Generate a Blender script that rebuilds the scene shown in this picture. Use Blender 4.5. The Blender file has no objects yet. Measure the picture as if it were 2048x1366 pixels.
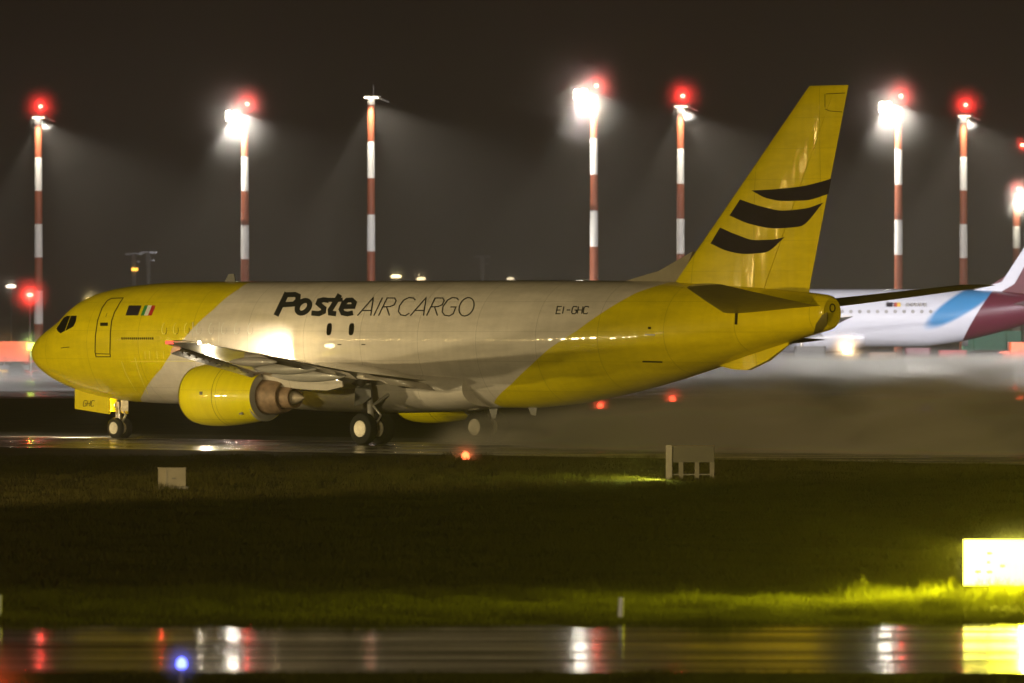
import bpy, bmesh, math, random
import numpy as np
from mathutils import Vector, Matrix
R = math.radians
random.seed(7)
rng = np.random.default_rng(7)
C = bpy.context.scene.collection

# ------------------------------------------------------------------ camera, world, exposure
F_PX, CAM_H, Y_HOR = 15382.0, 4.17, 624.5      # focal length in pixels of a 2048 wide frame
cam_d = bpy.data.cameras.new('camera')
cam = bpy.data.objects.new('camera', cam_d)
C.objects.link(cam)
cam.location = (0, 0, CAM_H)
cam.rotation_euler = (R(90) - math.atan((683 - Y_HOR) / F_PX), 0, 0)
cam_d.sensor_width = 36.0
cam_d.lens = F_PX / 2048 * 36.0
cam_d.clip_start = 0.5
cam_d.clip_end = 6000
cam_d.dof.use_dof = True
cam_d.dof.focus_distance = 240
cam_d.dof.aperture_fstop = 3.2
sc = bpy.context.scene
sc.camera = cam
world = bpy.data.worlds.new('World')
sc.world = world
world.use_nodes = True
bg = world.node_tree.nodes['Background']
bg.inputs['Color'].default_value = (0.0032, 0.0011, 0.0002, 1)
bg.inputs['Strength'].default_value = 1.0
sc.view_settings.view_transform = 'Standard'
sc.view_settings.look = 'None'
sc.view_settings.exposure = 0
sc.view_settings.gamma = 1
sc.cycles.use_denoising = True
sc.cycles.volume_bounces = 0
sc.cycles.transparent_max_bounces = 24
sc.cycles.max_bounces = 6
sc.cycles.sample_clamp_indirect = 12.0
sc.cycles.volume_step_rate = 1.0
sc.cycles.volume_max_steps = 256

# ------------------------------------------------------------------ helpers
def tag(o, label=None, cat=None, group=None, kind=None):
    if label: o['label'] = label
    if cat: o['category'] = cat
    if group: o['group'] = group
    if kind: o['kind'] = kind
    return o

def empty(name, loc=(0, 0, 0), rz=0, label=None, cat=None, group=None):
    o = bpy.data.objects.new(name, None)
    C.objects.link(o)
    o.location = loc
    o.rotation_euler = (0, 0, rz)
    o.empty_display_size = 0.3
    return tag(o, label, cat, group)

def mesh_obj(name, verts, faces, mat, parent=None, smooth=False, loc=None):
    me = bpy.data.meshes.new(name)
    me.from_pydata([tuple(float(c) for c in v) for v in verts], [], faces)
    me.validate()
    me.update()
    if smooth:
        me.polygons.foreach_set('use_smooth', [True] * len(me.polygons))
    if mat: me.materials.append(mat)
    o = bpy.data.objects.new(name, me)
    C.objects.link(o)
    if parent: o.parent = parent
    if loc: o.location = loc
    return o

class MB:
    """collects simple shapes, builds ONE mesh object"""
    def __init__(s): s.v = []; s.f = []
    def add(s, v, f):
        n = len(s.v); s.v += [tuple(x) for x in v]; s.f += [tuple(i + n for i in q) for q in f]; return s
    def box(s, c, d, rz=0, bev=0.0):
        x, y, z = [q / 2 for q in d]
        b = min(bev, x * .9, y * .9)
        if b > 0:
            ring = [(-x + b, -y), (x - b, -y), (x, -y + b), (x, y - b), (x - b, y), (-x + b, y), (-x, y - b), (-x, -y + b)]
        else:
            ring = [(-x, -y), (x, -y), (x, y), (-x, y)]
        n = len(ring); cz, sz = math.cos(rz), math.sin(rz); v = []
        for zz in (-z, z):
            for px, py in ring:
                v.append((c[0] + px * cz - py * sz, c[1] + px * sz + py * cz, c[2] + zz))
        f = [tuple(range(n - 1, -1, -1)), tuple(range(n, 2 * n))]
        f += [(i, (i + 1) % n, n + (i + 1) % n, n + i) for i in range(n)]
        return s.add(v, f)
    def tube(s, p0, p1, r0, r1=None, n=12):
        r1 = r0 if r1 is None else r1
        p0, p1 = Vector(p0), Vector(p1)
        d = (p1 - p0).normalized()
        a = d.orthogonal().normalized(); b = d.cross(a)
        v = []
        for p, r in ((p0, r0), (p1, r1)):
            for k in range(n):
                t = 2 * math.pi * k / n
                v.append(p + a * (r * math.cos(t)) + b * (r * math.sin(t)))
        f = [(i, (i + 1) % n, n + (i + 1) % n, n + i) for i in range(n)]
        f += [tuple(range(n - 1, -1, -1)), tuple(range(n, 2 * n))]
        return s.add(v, f)
    def lathe(s, prof, c, axis='x', n=40, sy=1.0, flat=0.0, close=False):
        """prof: (t, r) pairs along axis; flat squashes the lower half"""
        v = []; m = len(prof)
        for t, r in prof:
            for k in range(n):
                a = 2 * math.pi * k / n
                u, w = r * math.cos(a), r * math.sin(a)
                if w < 0: w *= (1 - flat)
                u *= sy
                if axis == 'x': v.append((c[0] + t, c[1] + u, c[2] + w))
                elif axis == 'y': v.append((c[0] + u, c[1] + t, c[2] + w))
                else: v.append((c[0] + u, c[1] + w, c[2] + t))
        f = [(i * n + k, i * n + (k + 1) % n, (i + 1) * n + (k + 1) % n, (i + 1) * n + k) for i in range(m - 1) for k in range(n)]
        if close:
            f += [tuple(range(n - 1, -1, -1)), tuple((m - 1) * n + k for k in range(n))]
        return s.add(v, f)
    def prism(s, poly, axis, lo, hi):
        """poly in (x,z) extruded along y (axis 'y'), or (y,z) along x"""
        n = len(poly); v = []
        for q in (lo, hi):
            for a, b in poly:
                v.append((a, q, b) if axis == 'y' else ((q, a, b) if axis == 'x' else (a, b, q)))
        f = [(i, (i + 1) % n, n + (i + 1) % n, n + i) for i in range(n)] + [tuple(range(n - 1, -1, -1)), tuple(range(n, 2 * n))]
        return s.add(v, f)
    def build(s, name, mat, parent=None, smooth=False):
        o = mesh_obj(name, s.v, s.f, mat, parent, smooth)
        me = o.data
        bm = bmesh.new(); bm.from_mesh(me); bmesh.ops.recalc_face_normals(bm, faces=bm.faces); bm.to_mesh(me); bm.free()
        if smooth:
            try: me.set_sharp_from_angle(angle=R(40))
            except Exception: pass
        return o

# ------------------------------------------------------------------ materials
def nodes_of(name):
    m = bpy.data.materials.new(name); m.use_nodes = True
    nt = m.node_tree; b = nt.nodes['Principled BSDF']
    return m, nt, b
def N(nt, t, **kw):
    n = nt.nodes.new(t)
    for k, v in kw.items():
        if k in n.inputs: n.inputs[k].default_value = v
        else: setattr(n, k, v)
    return n
def L(nt, a, b): nt.links.new(a, b)
def ramp(nt, stops, interp='LINEAR'):
    r = nt.nodes.new('ShaderNodeValToRGB'); r.color_ramp.interpolation = interp
    e = r.color_ramp.elements
    while len(e) > 1: e.remove(e[-1])
    for i, (p, c) in enumerate(stops):
        q = e[0] if i == 0 else e.new(p)
        q.position = p
        q.color = (c, c, c, 1) if isinstance(c, (int, float)) else (*c, 1)
    return r
def mat(name, col, rough=0.5, metal=0.0, var=0.15, scale=3.0, coat=0.0, emit=None, bump=0.0):
    m, nt, b = nodes_of(name)
    tc = N(nt, 'ShaderNodeTexCoord')
    no = N(nt, 'ShaderNodeTexNoise', Scale=scale, Detail=5.0)
    L(nt, tc.outputs['Object'], no.inputs['Vector'])
    r = ramp(nt, [(0.3, tuple(c * (1 - var) for c in col)), (0.7, tuple(min(1, c * (1 + var)) for c in col))])
    L(nt, no.outputs['Fac'], r.inputs['Fac']); L(nt, r.outputs['Color'], b.inputs['Base Color'])
    b.inputs['Roughness'].default_value = rough
    b.inputs['Metallic'].default_value = metal
    b.inputs['Coat Weight'].default_value = coat
    b.inputs['Coat Roughness'].default_value = 0.06
    if emit:
        b.inputs['Emission Color'].default_value = (*emit[:3], 1); b.inputs['Emission Strength'].default_value = emit[3]
    if bump:
        bp = N(nt, 'ShaderNodeBump', Strength=bump, Distance=0.02); L(nt, no.outputs['Fac'], bp.inputs['Height']); L(nt, bp.outputs['Normal'], b.inputs['Normal'])
    return m
def glow(name, col, strength):
    m = bpy.data.materials.new(name); m.use_nodes = True; nt = m.node_tree
    nt.nodes.clear(); e = nt.nodes.new('ShaderNodeEmission'); o = nt.nodes.new('ShaderNodeOutputMaterial')
    e.inputs['Color'].default_value = (*col, 1); e.inputs['Strength'].default_value = strength
    L(nt, e.outputs[0], o.inputs['Surface'])
    return m
def skin_bump(nt, b, amp=1.0):
    """gently uneven aircraft skin between its frames, so that lamps mirror in it as broken dashes"""
    tc = N(nt, 'ShaderNodeTexCoord')
    mp = N(nt, 'ShaderNodeMapping'); mp.inputs['Scale'].default_value = (1.0, 1.0, 0.5)
    L(nt, tc.outputs['Object'], mp.inputs['Vector'])
    no = N(nt, 'ShaderNodeTexNoise', Scale=1.0, Detail=2.0); L(nt, mp.outputs[0], no.inputs['Vector'])
    sx = N(nt, 'ShaderNodeSeparateXYZ'); L(nt, tc.outputs['Object'], sx.inputs[0])
    a = N(nt, 'ShaderNodeMath', operation='MULTIPLY'); a.inputs[1].default_value = 2 * math.pi / .51; L(nt, sx.outputs['X'], a.inputs[0])
    sn = N(nt, 'ShaderNodeMath', operation='SINE'); L(nt, a.outputs[0], sn.inputs[0])
    h1 = N(nt, 'ShaderNodeMath', operation='MULTIPLY'); h1.inputs[1].default_value = .0013 * amp; L(nt, sn.outputs[0], h1.inputs[0])
    h2 = N(nt, 'ShaderNodeMath', operation='MULTIPLY_ADD'); h2.inputs[1].default_value = .012 * amp; L(nt, no.outputs['Fac'], h2.inputs[0]); L(nt, h1.outputs[0], h2.inputs[2])
    bp = N(nt, 'ShaderNodeBump', Strength=1.0, Distance=1.0); L(nt, h2.outputs[0], bp.inputs['Height'])
    L(nt, bp.outputs['Normal'], b.inputs['Normal']); L(nt, bp.outputs['Normal'], b.inputs['Coat Normal'])
    return tc
YEL = (0.74, 0.61, 0.001)
WHT = (0.70, 0.64, 0.58)
def dirt(nt, tc, col_socket, b, lo=0.78):
    mp = N(nt, 'ShaderNodeMapping'); mp.inputs['Scale'].default_value = (0.5, 1.5, 2.0)
    L(nt, tc.outputs['Object'], mp.inputs['Vector'])
    n2 = N(nt, 'ShaderNodeTexNoise', Scale=1.3, Detail=7.0, Roughness=0.65); L(nt, mp.outputs[0], n2.inputs['Vector'])
    r = ramp(nt, [(0.3, lo), (0.62, 1.0)]); L(nt, n2.outputs['Fac'], r.inputs['Fac'])
    sp_ = N(nt, 'ShaderNodeSeparateXYZ'); L(nt, tc.outputs['Object'], sp_.inputs[0])
    def line(sock, period, off, w, dark):
        a = N(nt, 'ShaderNodeMath', operation='MULTIPLY_ADD'); a.inputs[1].default_value = 1 / period; a.inputs[2].default_value = off; L(nt, sock, a.inputs[0])
        f = N(nt, 'ShaderNodeMath', operation='FRACT'); L(nt, a.outputs[0], f.inputs[0])
        g = N(nt, 'ShaderNodeMath', operation='LESS_THAN'); g.inputs[1].default_value = w / period; L(nt, f.outputs[0], g.inputs[0])
        h = N(nt, 'ShaderNodeMath', operation='MULTIPLY_ADD'); h.inputs[1].default_value = -dark; h.inputs[2].default_value = 1; L(nt, g.outputs[0], h.inputs[0]); return h
    l1 = line(sp_.outputs['X'], 2.54, .3, .022, .32); l2 = line(sp_.outputs['Z'], .93, .17, .014, .22)
    ms = N(nt, 'ShaderNodeMapping'); ms.inputs['Scale'].default_value = (3.5, 1.0, .25); L(nt, tc.outputs['Object'], ms.inputs['Vector'])
    n3 = N(nt, 'ShaderNodeTexNoise', Scale=1.6, Detail=5.0); L(nt, ms.outputs[0], n3.inputs['Vector']); r3 = ramp(nt, [(.40, .95), (.6, 1.0)]); L(nt, n3.outputs['Fac'], r3.inputs['Fac'])
    k1 = N(nt, 'ShaderNodeMath', operation='MULTIPLY'); L(nt, l1.outputs[0], k1.inputs[0]); L(nt, l2.outputs[0], k1.inputs[1])
    k2_ = N(nt, 'ShaderNodeMath', operation='MULTIPLY'); L(nt, k1.outputs[0], k2_.inputs[0]); L(nt, r3.outputs['Color'], k2_.inputs[1])
    k3_ = N(nt, 'ShaderNodeMath', operation='MULTIPLY'); L(nt, k2_.outputs[0], k3_.inputs[0]); L(nt, r.outputs['Color'], k3_.inputs[1])
    mx = N(nt, 'ShaderNodeMix', data_type='RGBA', blend_type='MULTIPLY'); mx.inputs['Factor'].default_value = 1.0
    L(nt, col_socket, mx.inputs['A']); L(nt, k3_.outputs[0], mx.inputs['B'])
    L(nt, mx.outputs['Result'], b.inputs['Base Color'])
def paint(name, col, lo=0.8, coat=0.6, rough=0.4, amp=1.0):
    m, nt, b = nodes_of(name)
    tc = skin_bump(nt, b, amp)
    rgb = N(nt, 'ShaderNodeRGB'); rgb.outputs[0].default_value = (*col, 1)
    dirt(nt, tc, rgb.outputs[0], b, lo)
    b.inputs['Roughness'].default_value = rough; b.inputs['Coat Weight'].default_value = coat; b.inputs['Coat Roughness'].default_value = 0.07; b.inputs['Specular IOR Level'].default_value = .15
    return m
M = {}
M['yellow'] = paint('yellow_paint', YEL)
M['cowl'] = paint('brighter_yellow_paint', (0.92, 0.80, 0.001), 0.95)  # cowl yellow, brighter and more even than the body
M['white'] = paint('white_paint', WHT)
M['grey'] = mat('grey_paint', (0.36, 0.34, 0.32), 0.4, var=0.12, coat=0.3)
M['dark_grey'] = mat('dark_grey_paint', (0.09, 0.085, 0.08), 0.5)
M['dorsal'] = mat('grey_brown_fin_paint', (.20, .17, .12), .6)  # dorsal fin in a darker grey-brown than the white skin
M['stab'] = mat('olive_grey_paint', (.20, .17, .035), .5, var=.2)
M['navy'] = mat('navy_paint', (0.014, 0.009, 0.020), 0.7, var=0.25)
M['navy'].node_tree.nodes['Principled BSDF'].inputs['Specular IOR Level'].default_value = .2
M['ink'] = mat('black_ink', (0.010, 0.012, 0.016), 0.4, var=0.2)
M['ink'].node_tree.nodes['Principled BSDF'].inputs['Specular IOR Level'].default_value = .15; M['ink'].node_tree.nodes['Principled BSDF'].inputs['Roughness'].default_value = .8
M['seam'] = mat('dark_seam', (0.02, 0.016, 0.006), 0.9)
M['seam'].node_tree.nodes['Principled BSDF'].inputs['Specular IOR Level'].default_value = .1
M['glass'] = mat('cockpit_glass', (0.006, 0.006, 0.007), 0.05, coat=1.0)
M['titan'] = mat('heat_stained_metal', (0.26, 0.17, 0.11), 0.6, 0.15, var=0.35, scale=5)
M['plug'] = mat('pale_plug_metal', (.5, .42, .33), .5, .2)
M['alu'] = mat('bare_aluminium', (0.62, 0.60, 0.57), 0.3, 0.9, var=0.1)
M['strut'] = mat('gear_strut_metal', (0.55, 0.50, 0.44), 0.35, 0.6, var=0.3, scale=9)
M['tyre'] = mat('tyre_rubber', (0.008, 0.0075, 0.007), 0.9, var=0.3, scale=12)
M['hub'] = mat('wheel_hub', (0.66, 0.60, 0.50), 0.5, 0.2, var=0.15, scale=8)
M['green'] = mat('flag_green', (0.03, 0.22, 0.05), 0.4); M['red'] = mat('flag_red', (0.45, 0.02, 0.02), 0.4); M['glint'] = mat('yellow_glint', (.95, .85, .15), .3, coat=1)  # the glint yellow is a painted highlight for plug rims and skin lines
M['fwhite'] = mat('flag_white', (0.7, 0.7, 0.66), 0.4)

# ------------------------------------------------------------------ projection helpers for laying out paint on the aircraft skin
A_HEAD = R(43.41); NX, NY = -15.91, 257.1
CA, SA = math.cos(A_HEAD), math.sin(A_HEAD)
def to_px(s, l, z):
    X = NX + s * CA - l * SA; Y = NY - s * SA - l * CA
    return 1024 + F_PX * X / Y, Y_HOR - F_PX * (z - CAM_H) / Y
def pchip(xs, ys):
    xs = np.array(xs, float); ys = np.array(ys, float); h = np.diff(xs); d = np.diff(ys) / h; m = np.zeros(len(xs))
    for i in range(1, len(xs) - 1):
        if d[i - 1] * d[i] > 0:
            w1 = 2 * h[i] + h[i - 1]; w2 = h[i] + 2 * h[i - 1]; m[i] = (w1 + w2) / (w1 / d[i - 1] + w2 / d[i])
    m[0] = d[0]; m[-1] = d[-1]
    def f(x):
        x = min(max(x, xs[0]), xs[-1]); i = min(max(np.searchsorted(xs, x) - 1, 0), len(h) - 1)
        t = (x - xs[i]) / h[i]
        return float((1 + 2 * t) * (1 - t) ** 2 * ys[i] + t * (1 - t) ** 2 * h[i] * m[i] + t * t * (3 - 2 * t) * ys[i + 1] + t * t * (t - 1) * h[i] * m[i + 1])
    return f
ZT = 5.17; ZB = ZT - 4.01
# PROFILE
FUS = [ # s, top, bottom, half width, z of max width
 (0.00, 2.83, 2.77, 0.03, 2.80), (0.06, 3.02, 2.60, 0.22, 2.81), (0.20, 3.19, 2.44, 0.40, 2.82), (0.45, 3.36, 2.27, 0.60, 2.83), (0.90, 3.60, 2.04, 0.87, 2.85),
 (1.40, 3.83, 1.84, 1.10, 2.88), (1.90, 4.08, 1.68, 1.28, 2.92), (2.50, 4.50, 1.52, 1.46, 3.00), (3.10, 4.75, 1.40, 1.60, 3.08), (4.00, 4.94, 1.28, 1.74, 3.16),
 (5.20, 5.07, 1.20, 1.83, 3.23), (7.00, 5.16, 1.16, 1.88, 3.28), (9.00, ZT, ZB, 1.88, 3.29), (22.5, ZT, ZB, 1.88, 3.29), (24.5, 5.165, 1.28, 1.86, 3.31),
 (26.5, 5.15, 1.58, 1.80, 3.36), (28.5, 5.12, 1.98, 1.66, 3.45), (30.5, 5.05, 2.47, 1.42, 3.62), (32.5, 4.93, 2.98, 1.08, 3.83), (34.0, 4.80, 3.38, 0.76, 4.02),
 (34.9, 4.72, 3.58, 0.54, 4.12), (35.15, 4.68, 3.64, 0.48, 4.14), (35.25, 4.60, 3.72, 0.40, 4.16)]
# END PROFILE
ft, fb, fw, fc = [pchip([r[0] for r in FUS], [r[k] for r in FUS]) for k in (1, 2, 3, 4)]
def fus(s, a):   # a: 0 top, pi/2 port side, pi bottom ; returns (s, l, z)
    t, b, w, c = ft(s), fb(s), fw(s), fc(s)
    ca, sa = math.cos(a), math.sin(a)
    return (s, w * sa, c + (t - c) * ca if ca > 0 else c + (c - b) * ca)
def fus_n(s, a):
    e = 1e-3
    p = Vector(fus(s, a)); u = Vector(fus(s + e, a)) - p; v = Vector(fus(s, a + e)) - p
    n = u.cross(v).normalized()
    return n if n.y * math.sin(a) > 0 or abs(math.sin(a)) < 1e-3 else -n
def solve(fn, target, x0, steps=30):
    x = np.array(x0, float)
    for _ in range(steps):
        p = np.array(to_px(*fn(*x))); r = np.array(target) - p
        if abs(r).max() < 0.01: break
        J = np.array([(np.array(to_px(*fn(*(x + d)))) - p) / 1e-4 for d in (np.array([1e-4, 0]), np.array([0, 1e-4]))]).T
        dx = np.linalg.lstsq(J, r, rcond=None)[0]
        m = abs(dx).max(); x += dx * min(1, 0.6 / max(m, 1e-9)) if m > 0.6 else dx
        x[1] = min(max(x[1], 0.12), 3.0) if fn is fus else x[1]
    return x
def on_fus(px, py, off=0.004):
    s0 = (px - 62) / 45.5; x = solve(fus, (px, py), (max(s0 + 1.2, .5), 1.4))
    p = Vector(fus(*x)) + fus_n(*x) * off
    return (p.x, -p.y, p.z)
# lettering as pen strokes
def ribbon(pts, w, closed=False, step=4.0):
    P = [Vector(p) for p in pts]
    if closed: P.append(P[0])
    Q = [P[0]]
    for a, b in zip(P, P[1:]):
        k = max(1, int((b - a).length / step))
        Q += [a.lerp(b, (i + 1) / k) for i in range(k)]
    v = []; n = len(Q)
    for i, q in enumerate(Q):
        a = Q[i - 1] if i > 0 else (Q[-2] if closed else q); b = Q[i + 1] if i < n - 1 else (Q[1] if closed else q)
        d1 = (q - a).normalized() if (q - a).length > 1e-9 else None; d2 = (b - q).normalized() if (b - q).length > 1e-9 else None
        d = ((d1 or d2) + (d2 or d1)); d = d.normalized() if d.length > 1e-6 else (d1 or d2)
        nn = Vector((-d.y, d.x)); k = 1.0
        if d1 and d2: k = 1 / max(0.6, math.sqrt(max(0, (1 + d1.dot(d2)) / 2)))
        v += [q + nn * w / 2 * k, q, q - nn * w / 2 * k]
    f = []
    for i in range(n - 1): f += [(3 * i, 3 * i + 1, 3 * i + 4, 3 * i + 3), (3 * i + 1, 3 * i + 2, 3 * i + 5, 3 * i + 4)]
    return v, f
def strokes(name, items, mat_, parent, surf=on_fus, xf=lambda p: p, base=0.004):
    mb = MB()
    for i, it in enumerate(items):
        pts, w = it[0], it[1]
        v, f = ribbon([xf(p) for p in pts], w, len(it) > 2 and it[2])
        mb.add([surf(q.x, q.y, base + 0.0012 * (i % 4)) for q in v], f)
    return mb.build(name, mat_, parent)
def patch(name, poly, mat_, parent, surf=on_fus, off=0.004, cuts=4):
    bm = bmesh.new()
    bm.faces.new([bm.verts.new((x, y, 0)) for x, y in poly])
    bmesh.ops.triangulate(bm, faces=bm.faces)
    bmesh.ops.subdivide_edges(bm, edges=bm.edges, cuts=cuts, use_grid_fill=True)
    for v in bm.verts: v.co = surf(v.co.x, v.co.y, off)
    me = bpy.data.meshes.new(name); bm.to_mesh(me); bm.free()
    me.materials.append(mat_); me.polygons.foreach_set('use_smooth', [True] * len(me.polygons))
    o = bpy.data.objects.new(name, me); C.objects.link(o); o.parent = parent
    return o
def ell(cx, cy, rx, ry, sh=0.0, n=28): return [(cx + rx * math.cos(t) - (ry * math.sin(t)) * sh, cy + ry * math.sin(t)) for t in [2 * math.pi * k / n for k in range(n)]]
GLYPH = {'E': [[(1, 0), (0, 0), (0, 1), (1, 1)], [(0, .5), (.85, .5)]], 'I': [[(.3, 0), (.3, 1)]], '-': [[(.1, .5), (.9, .5)]],
 'G': [[(1, .12), (.85, 0), (.2, 0), (0, .2), (0, .8), (.2, 1), (.8, 1), (1, .85), (1, .5), (.55, .5)]], 'H': [[(0, 0), (0, 1)], [(1, 0), (1, 1)], [(0, .5), (1, .5)]],
 'C': [[(1, .15), (.85, 0), (.2, 0), (0, .2), (0, .8), (.2, 1), (.85, 1), (1, .85)]], 'A': [[(0, 1), (.5, 0), (1, 1)], [(.2, .65), (.8, .65)]], 'B': [[(0, 0), (0, 1), (.8, 1), (1, .75), (.8, .5), (0, .5)], [(0, 0), (.75, 0), (.9, .25), (.8, .5)]],
 '1': [[(.2, .2), (.55, 0), (.55, 1)]]}
def write(txt, x, y, w, h, gap, lw, slant=0.2):
    out = []
    for ch in txt:
        cw = w * (0.55 if ch in 'I' else 1)
        for st in GLYPH.get(ch, []):
            out.append(([(x + a * cw + (1 - b) * h * slant, y + b * h) for a, b in st], lw))
        x += cw + gap
    return out

# ------------------------------------------------------------------ aircraft shape builders
def loft(sections, mat_, name, parent, capa=True, capb=True):
    n = len(sections[0]); v = [p for s in sections for p in s]
    f = [(i * n + k, i * n + (k + 1) % n, (i + 1) * n + (k + 1) % n, (i + 1) * n + k) for i in range(len(sections) - 1) for k in range(n)]
    if capa: f.append(tuple(range(n - 1, -1, -1)))
    if capb: f.append(tuple((len(sections) - 1) * n + k for k in range(n)))
    mb = MB(); mb.add(v, f)
    return mb.build(name, mat_, parent, True)
def airfoil(le, te, z, tc, n=14, c0=0.0, c1=1.0, zte=0.0, inc=0.0):
    """closed (s, z) loop of a wing section between chord fractions c0..c1"""
    ch = te - le; up = []; lo = []
    for i in range(n + 1):
        x = c0 + (c1 - c0) * (1 - math.cos(math.pi * i / n)) / 2
        t = 5 * tc * (0.2969 * math.sqrt(x) - 0.126 * x - 0.3516 * x * x + 0.2843 * x ** 3 - 0.1036 * x ** 4) * ch
        cam_ = 0.02 * ch * 4 * x * (1 - x)
        zz = z + cam_ + zte * x + math.tan(inc) * x * ch
        up.append((le + x * ch, zz + t)); lo.append((le + x * ch, zz - t * 0.9))
    return up + lo[::-1][1:-1] if c0 == 0 else up + lo[::-1]
def lofted(name, st, mat_, parent, side=1, n=14, c0=0., c1=1.):
    """st: list (l, le, te, z, tc, inc)"""
    secs = [[(s, -side * l, z) for s, z in airfoil(le, te, z, tc, n, c0, c1, 0, inc)] for l, le, te, z, tc, inc in st]
    return loft(secs, mat_, name, parent)

# ------------------------------------------------------------------ the yellow freighter
def lerp_tab(xs, ys): return lambda x: float(np.interp(x, xs, ys))
front_px = [(506, 563.5), (478, 578), (427, 619), (396, 646), (372, 672), (345, 704), (323, 737), (294, 773), (286, 788), (286, 804)]
rear_px = [(1327, 568), (1274, 585), (1205, 625), (1153, 662), (1100, 696), (1060, 732), (1023, 768), (988, 806)]
def boundary(pp):
    r = []
    for px, py in pp:
        x = solve(fus, (px, py), ((px - 62) / 45.5 + 1.2, 1.4)); p = fus(*x); r.append((p[2], p[0]))
    return sorted(r)
def livery_mat():
    m, nt, b = nodes_of('livery_paint')
    tc = skin_bump(nt, b)
    sep = N(nt, 'ShaderNodeSeparateXYZ'); L(nt, tc.outputs['Object'], sep.inputs[0])
    mr = N(nt, 'ShaderNodeMapRange'); mr.inputs['From Min'].default_value = 1.0; mr.inputs['From Max'].default_value = 5.3
    L(nt, sep.outputs['Z'], mr.inputs['Value'])
    res = []
    for pp, gt in ((front_px, False), (rear_px, True)):
        tab = boundary(pp)
        rp = ramp(nt, [((z - 1.0) / 4.3, s / 40) for z, s in tab]); L(nt, mr.outputs[0], rp.inputs['Fac'])
        mu = N(nt, 'ShaderNodeMath', operation='MULTIPLY'); mu.inputs[1].default_value = 40; L(nt, rp.outputs['Color'], mu.inputs[0])
        cp = N(nt, 'ShaderNodeMath', operation='GREATER_THAN' if gt else 'LESS_THAN'); L(nt, sep.outputs['X'], cp.inputs[0]); L(nt, mu.outputs[0], cp.inputs[1])
        res.append(cp)
    mxx = N(nt, 'ShaderNodeMath', operation='MAXIMUM'); L(nt, res[0].outputs[0], mxx.inputs[0]); L(nt, res[1].outputs[0], mxx.inputs[1])
    mix = N(nt, 'ShaderNodeMix', data_type='RGBA'); mix.inputs['A'].default_value = (*WHT, 1); mix.inputs['B'].default_value = (*YEL, 1)
    L(nt, mxx.outputs[0], mix.inputs['Factor'])
    dirt(nt, tc, mix.outputs['Result'], b, 0.80)
    b.inputs['Roughness'].default_value = 0.42; b.inputs['Coat Weight'].default_value = 0.6; b.inputs['Coat Roughness'].default_value = 0.07; b.inputs['Specular IOR Level'].default_value = .15
    return m
jet = empty('cargo_jet', (NX, NY, 0), -A_HEAD, 'yellow and white cargo jet rolling left on the wet runway, dark lettering on its side', 'airplane')
def fuselage(name, fn, s_list, m_, parent, na=72):
    v = []; f = []
    for s in s_list:
        for k in range(na):
            p = fn(s, 2 * math.pi * k / na); v.append((p[0], -p[1], p[2]))
    n = len(s_list)
    f = [(i * na + k, i * na + (k + 1) % na, (i + 1) * na + (k + 1) % na, (i + 1) * na + k) for i in range(n - 1) for k in range(na)]
    f += [tuple(range(na - 1, -1, -1)), tuple((n - 1) * na + k for k in range(na))]
    mb = MB(); mb.add(v, f); return mb.build(name, m_, parent, True)
ss = list(np.concatenate([[0, .02, .05, .09, .14, .2, .28, .36], np.linspace(.45, 9, 50), np.linspace(9.4, 22.5, 24), np.linspace(23, 34.9, 40), [35.05, 35.15, 35.2, 35.25]]))
body = fuselage('fuselage', fus, ss, livery_mat(), jet)
# belly fairing between the wings
def belly(s, a):
    t = max(0.0, math.sin(math.pi * min(1, max(0, (s - 11.0) / 10.6)))) ** 0.45
    w = 1.5 + 0.46 * t; h = 0.55 + 0.36 * t
    ca, sa = math.cos(a), math.sin(a)
    return (s, w * math.copysign(abs(sa) ** .7, sa), 1.86 + h * math.copysign(abs(ca) ** .8, ca) * (1 if ca < 0 else .6))
fuselage('belly_fairing', belly, list(np.linspace(11.3, 21.3, 30)), M['white'], jet, 40)
# tail cone exhaust
MB().lathe([(0, .14), (.02, .13), (.02, .10), (-.1, .09)], (35.245, 0, 4.3), 'x', 24).build('exhaust', M['seam'], jet, True)
patch('tail_cone_shading', [(1626, 672), (1632, 648), (1644, 630), (1655, 624), (1654, 650), (1640, 668)], mat('shaded_yellow', (.12, .10, .015), .6), jet)  # dark shading painted low on the tail cone's port side

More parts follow.
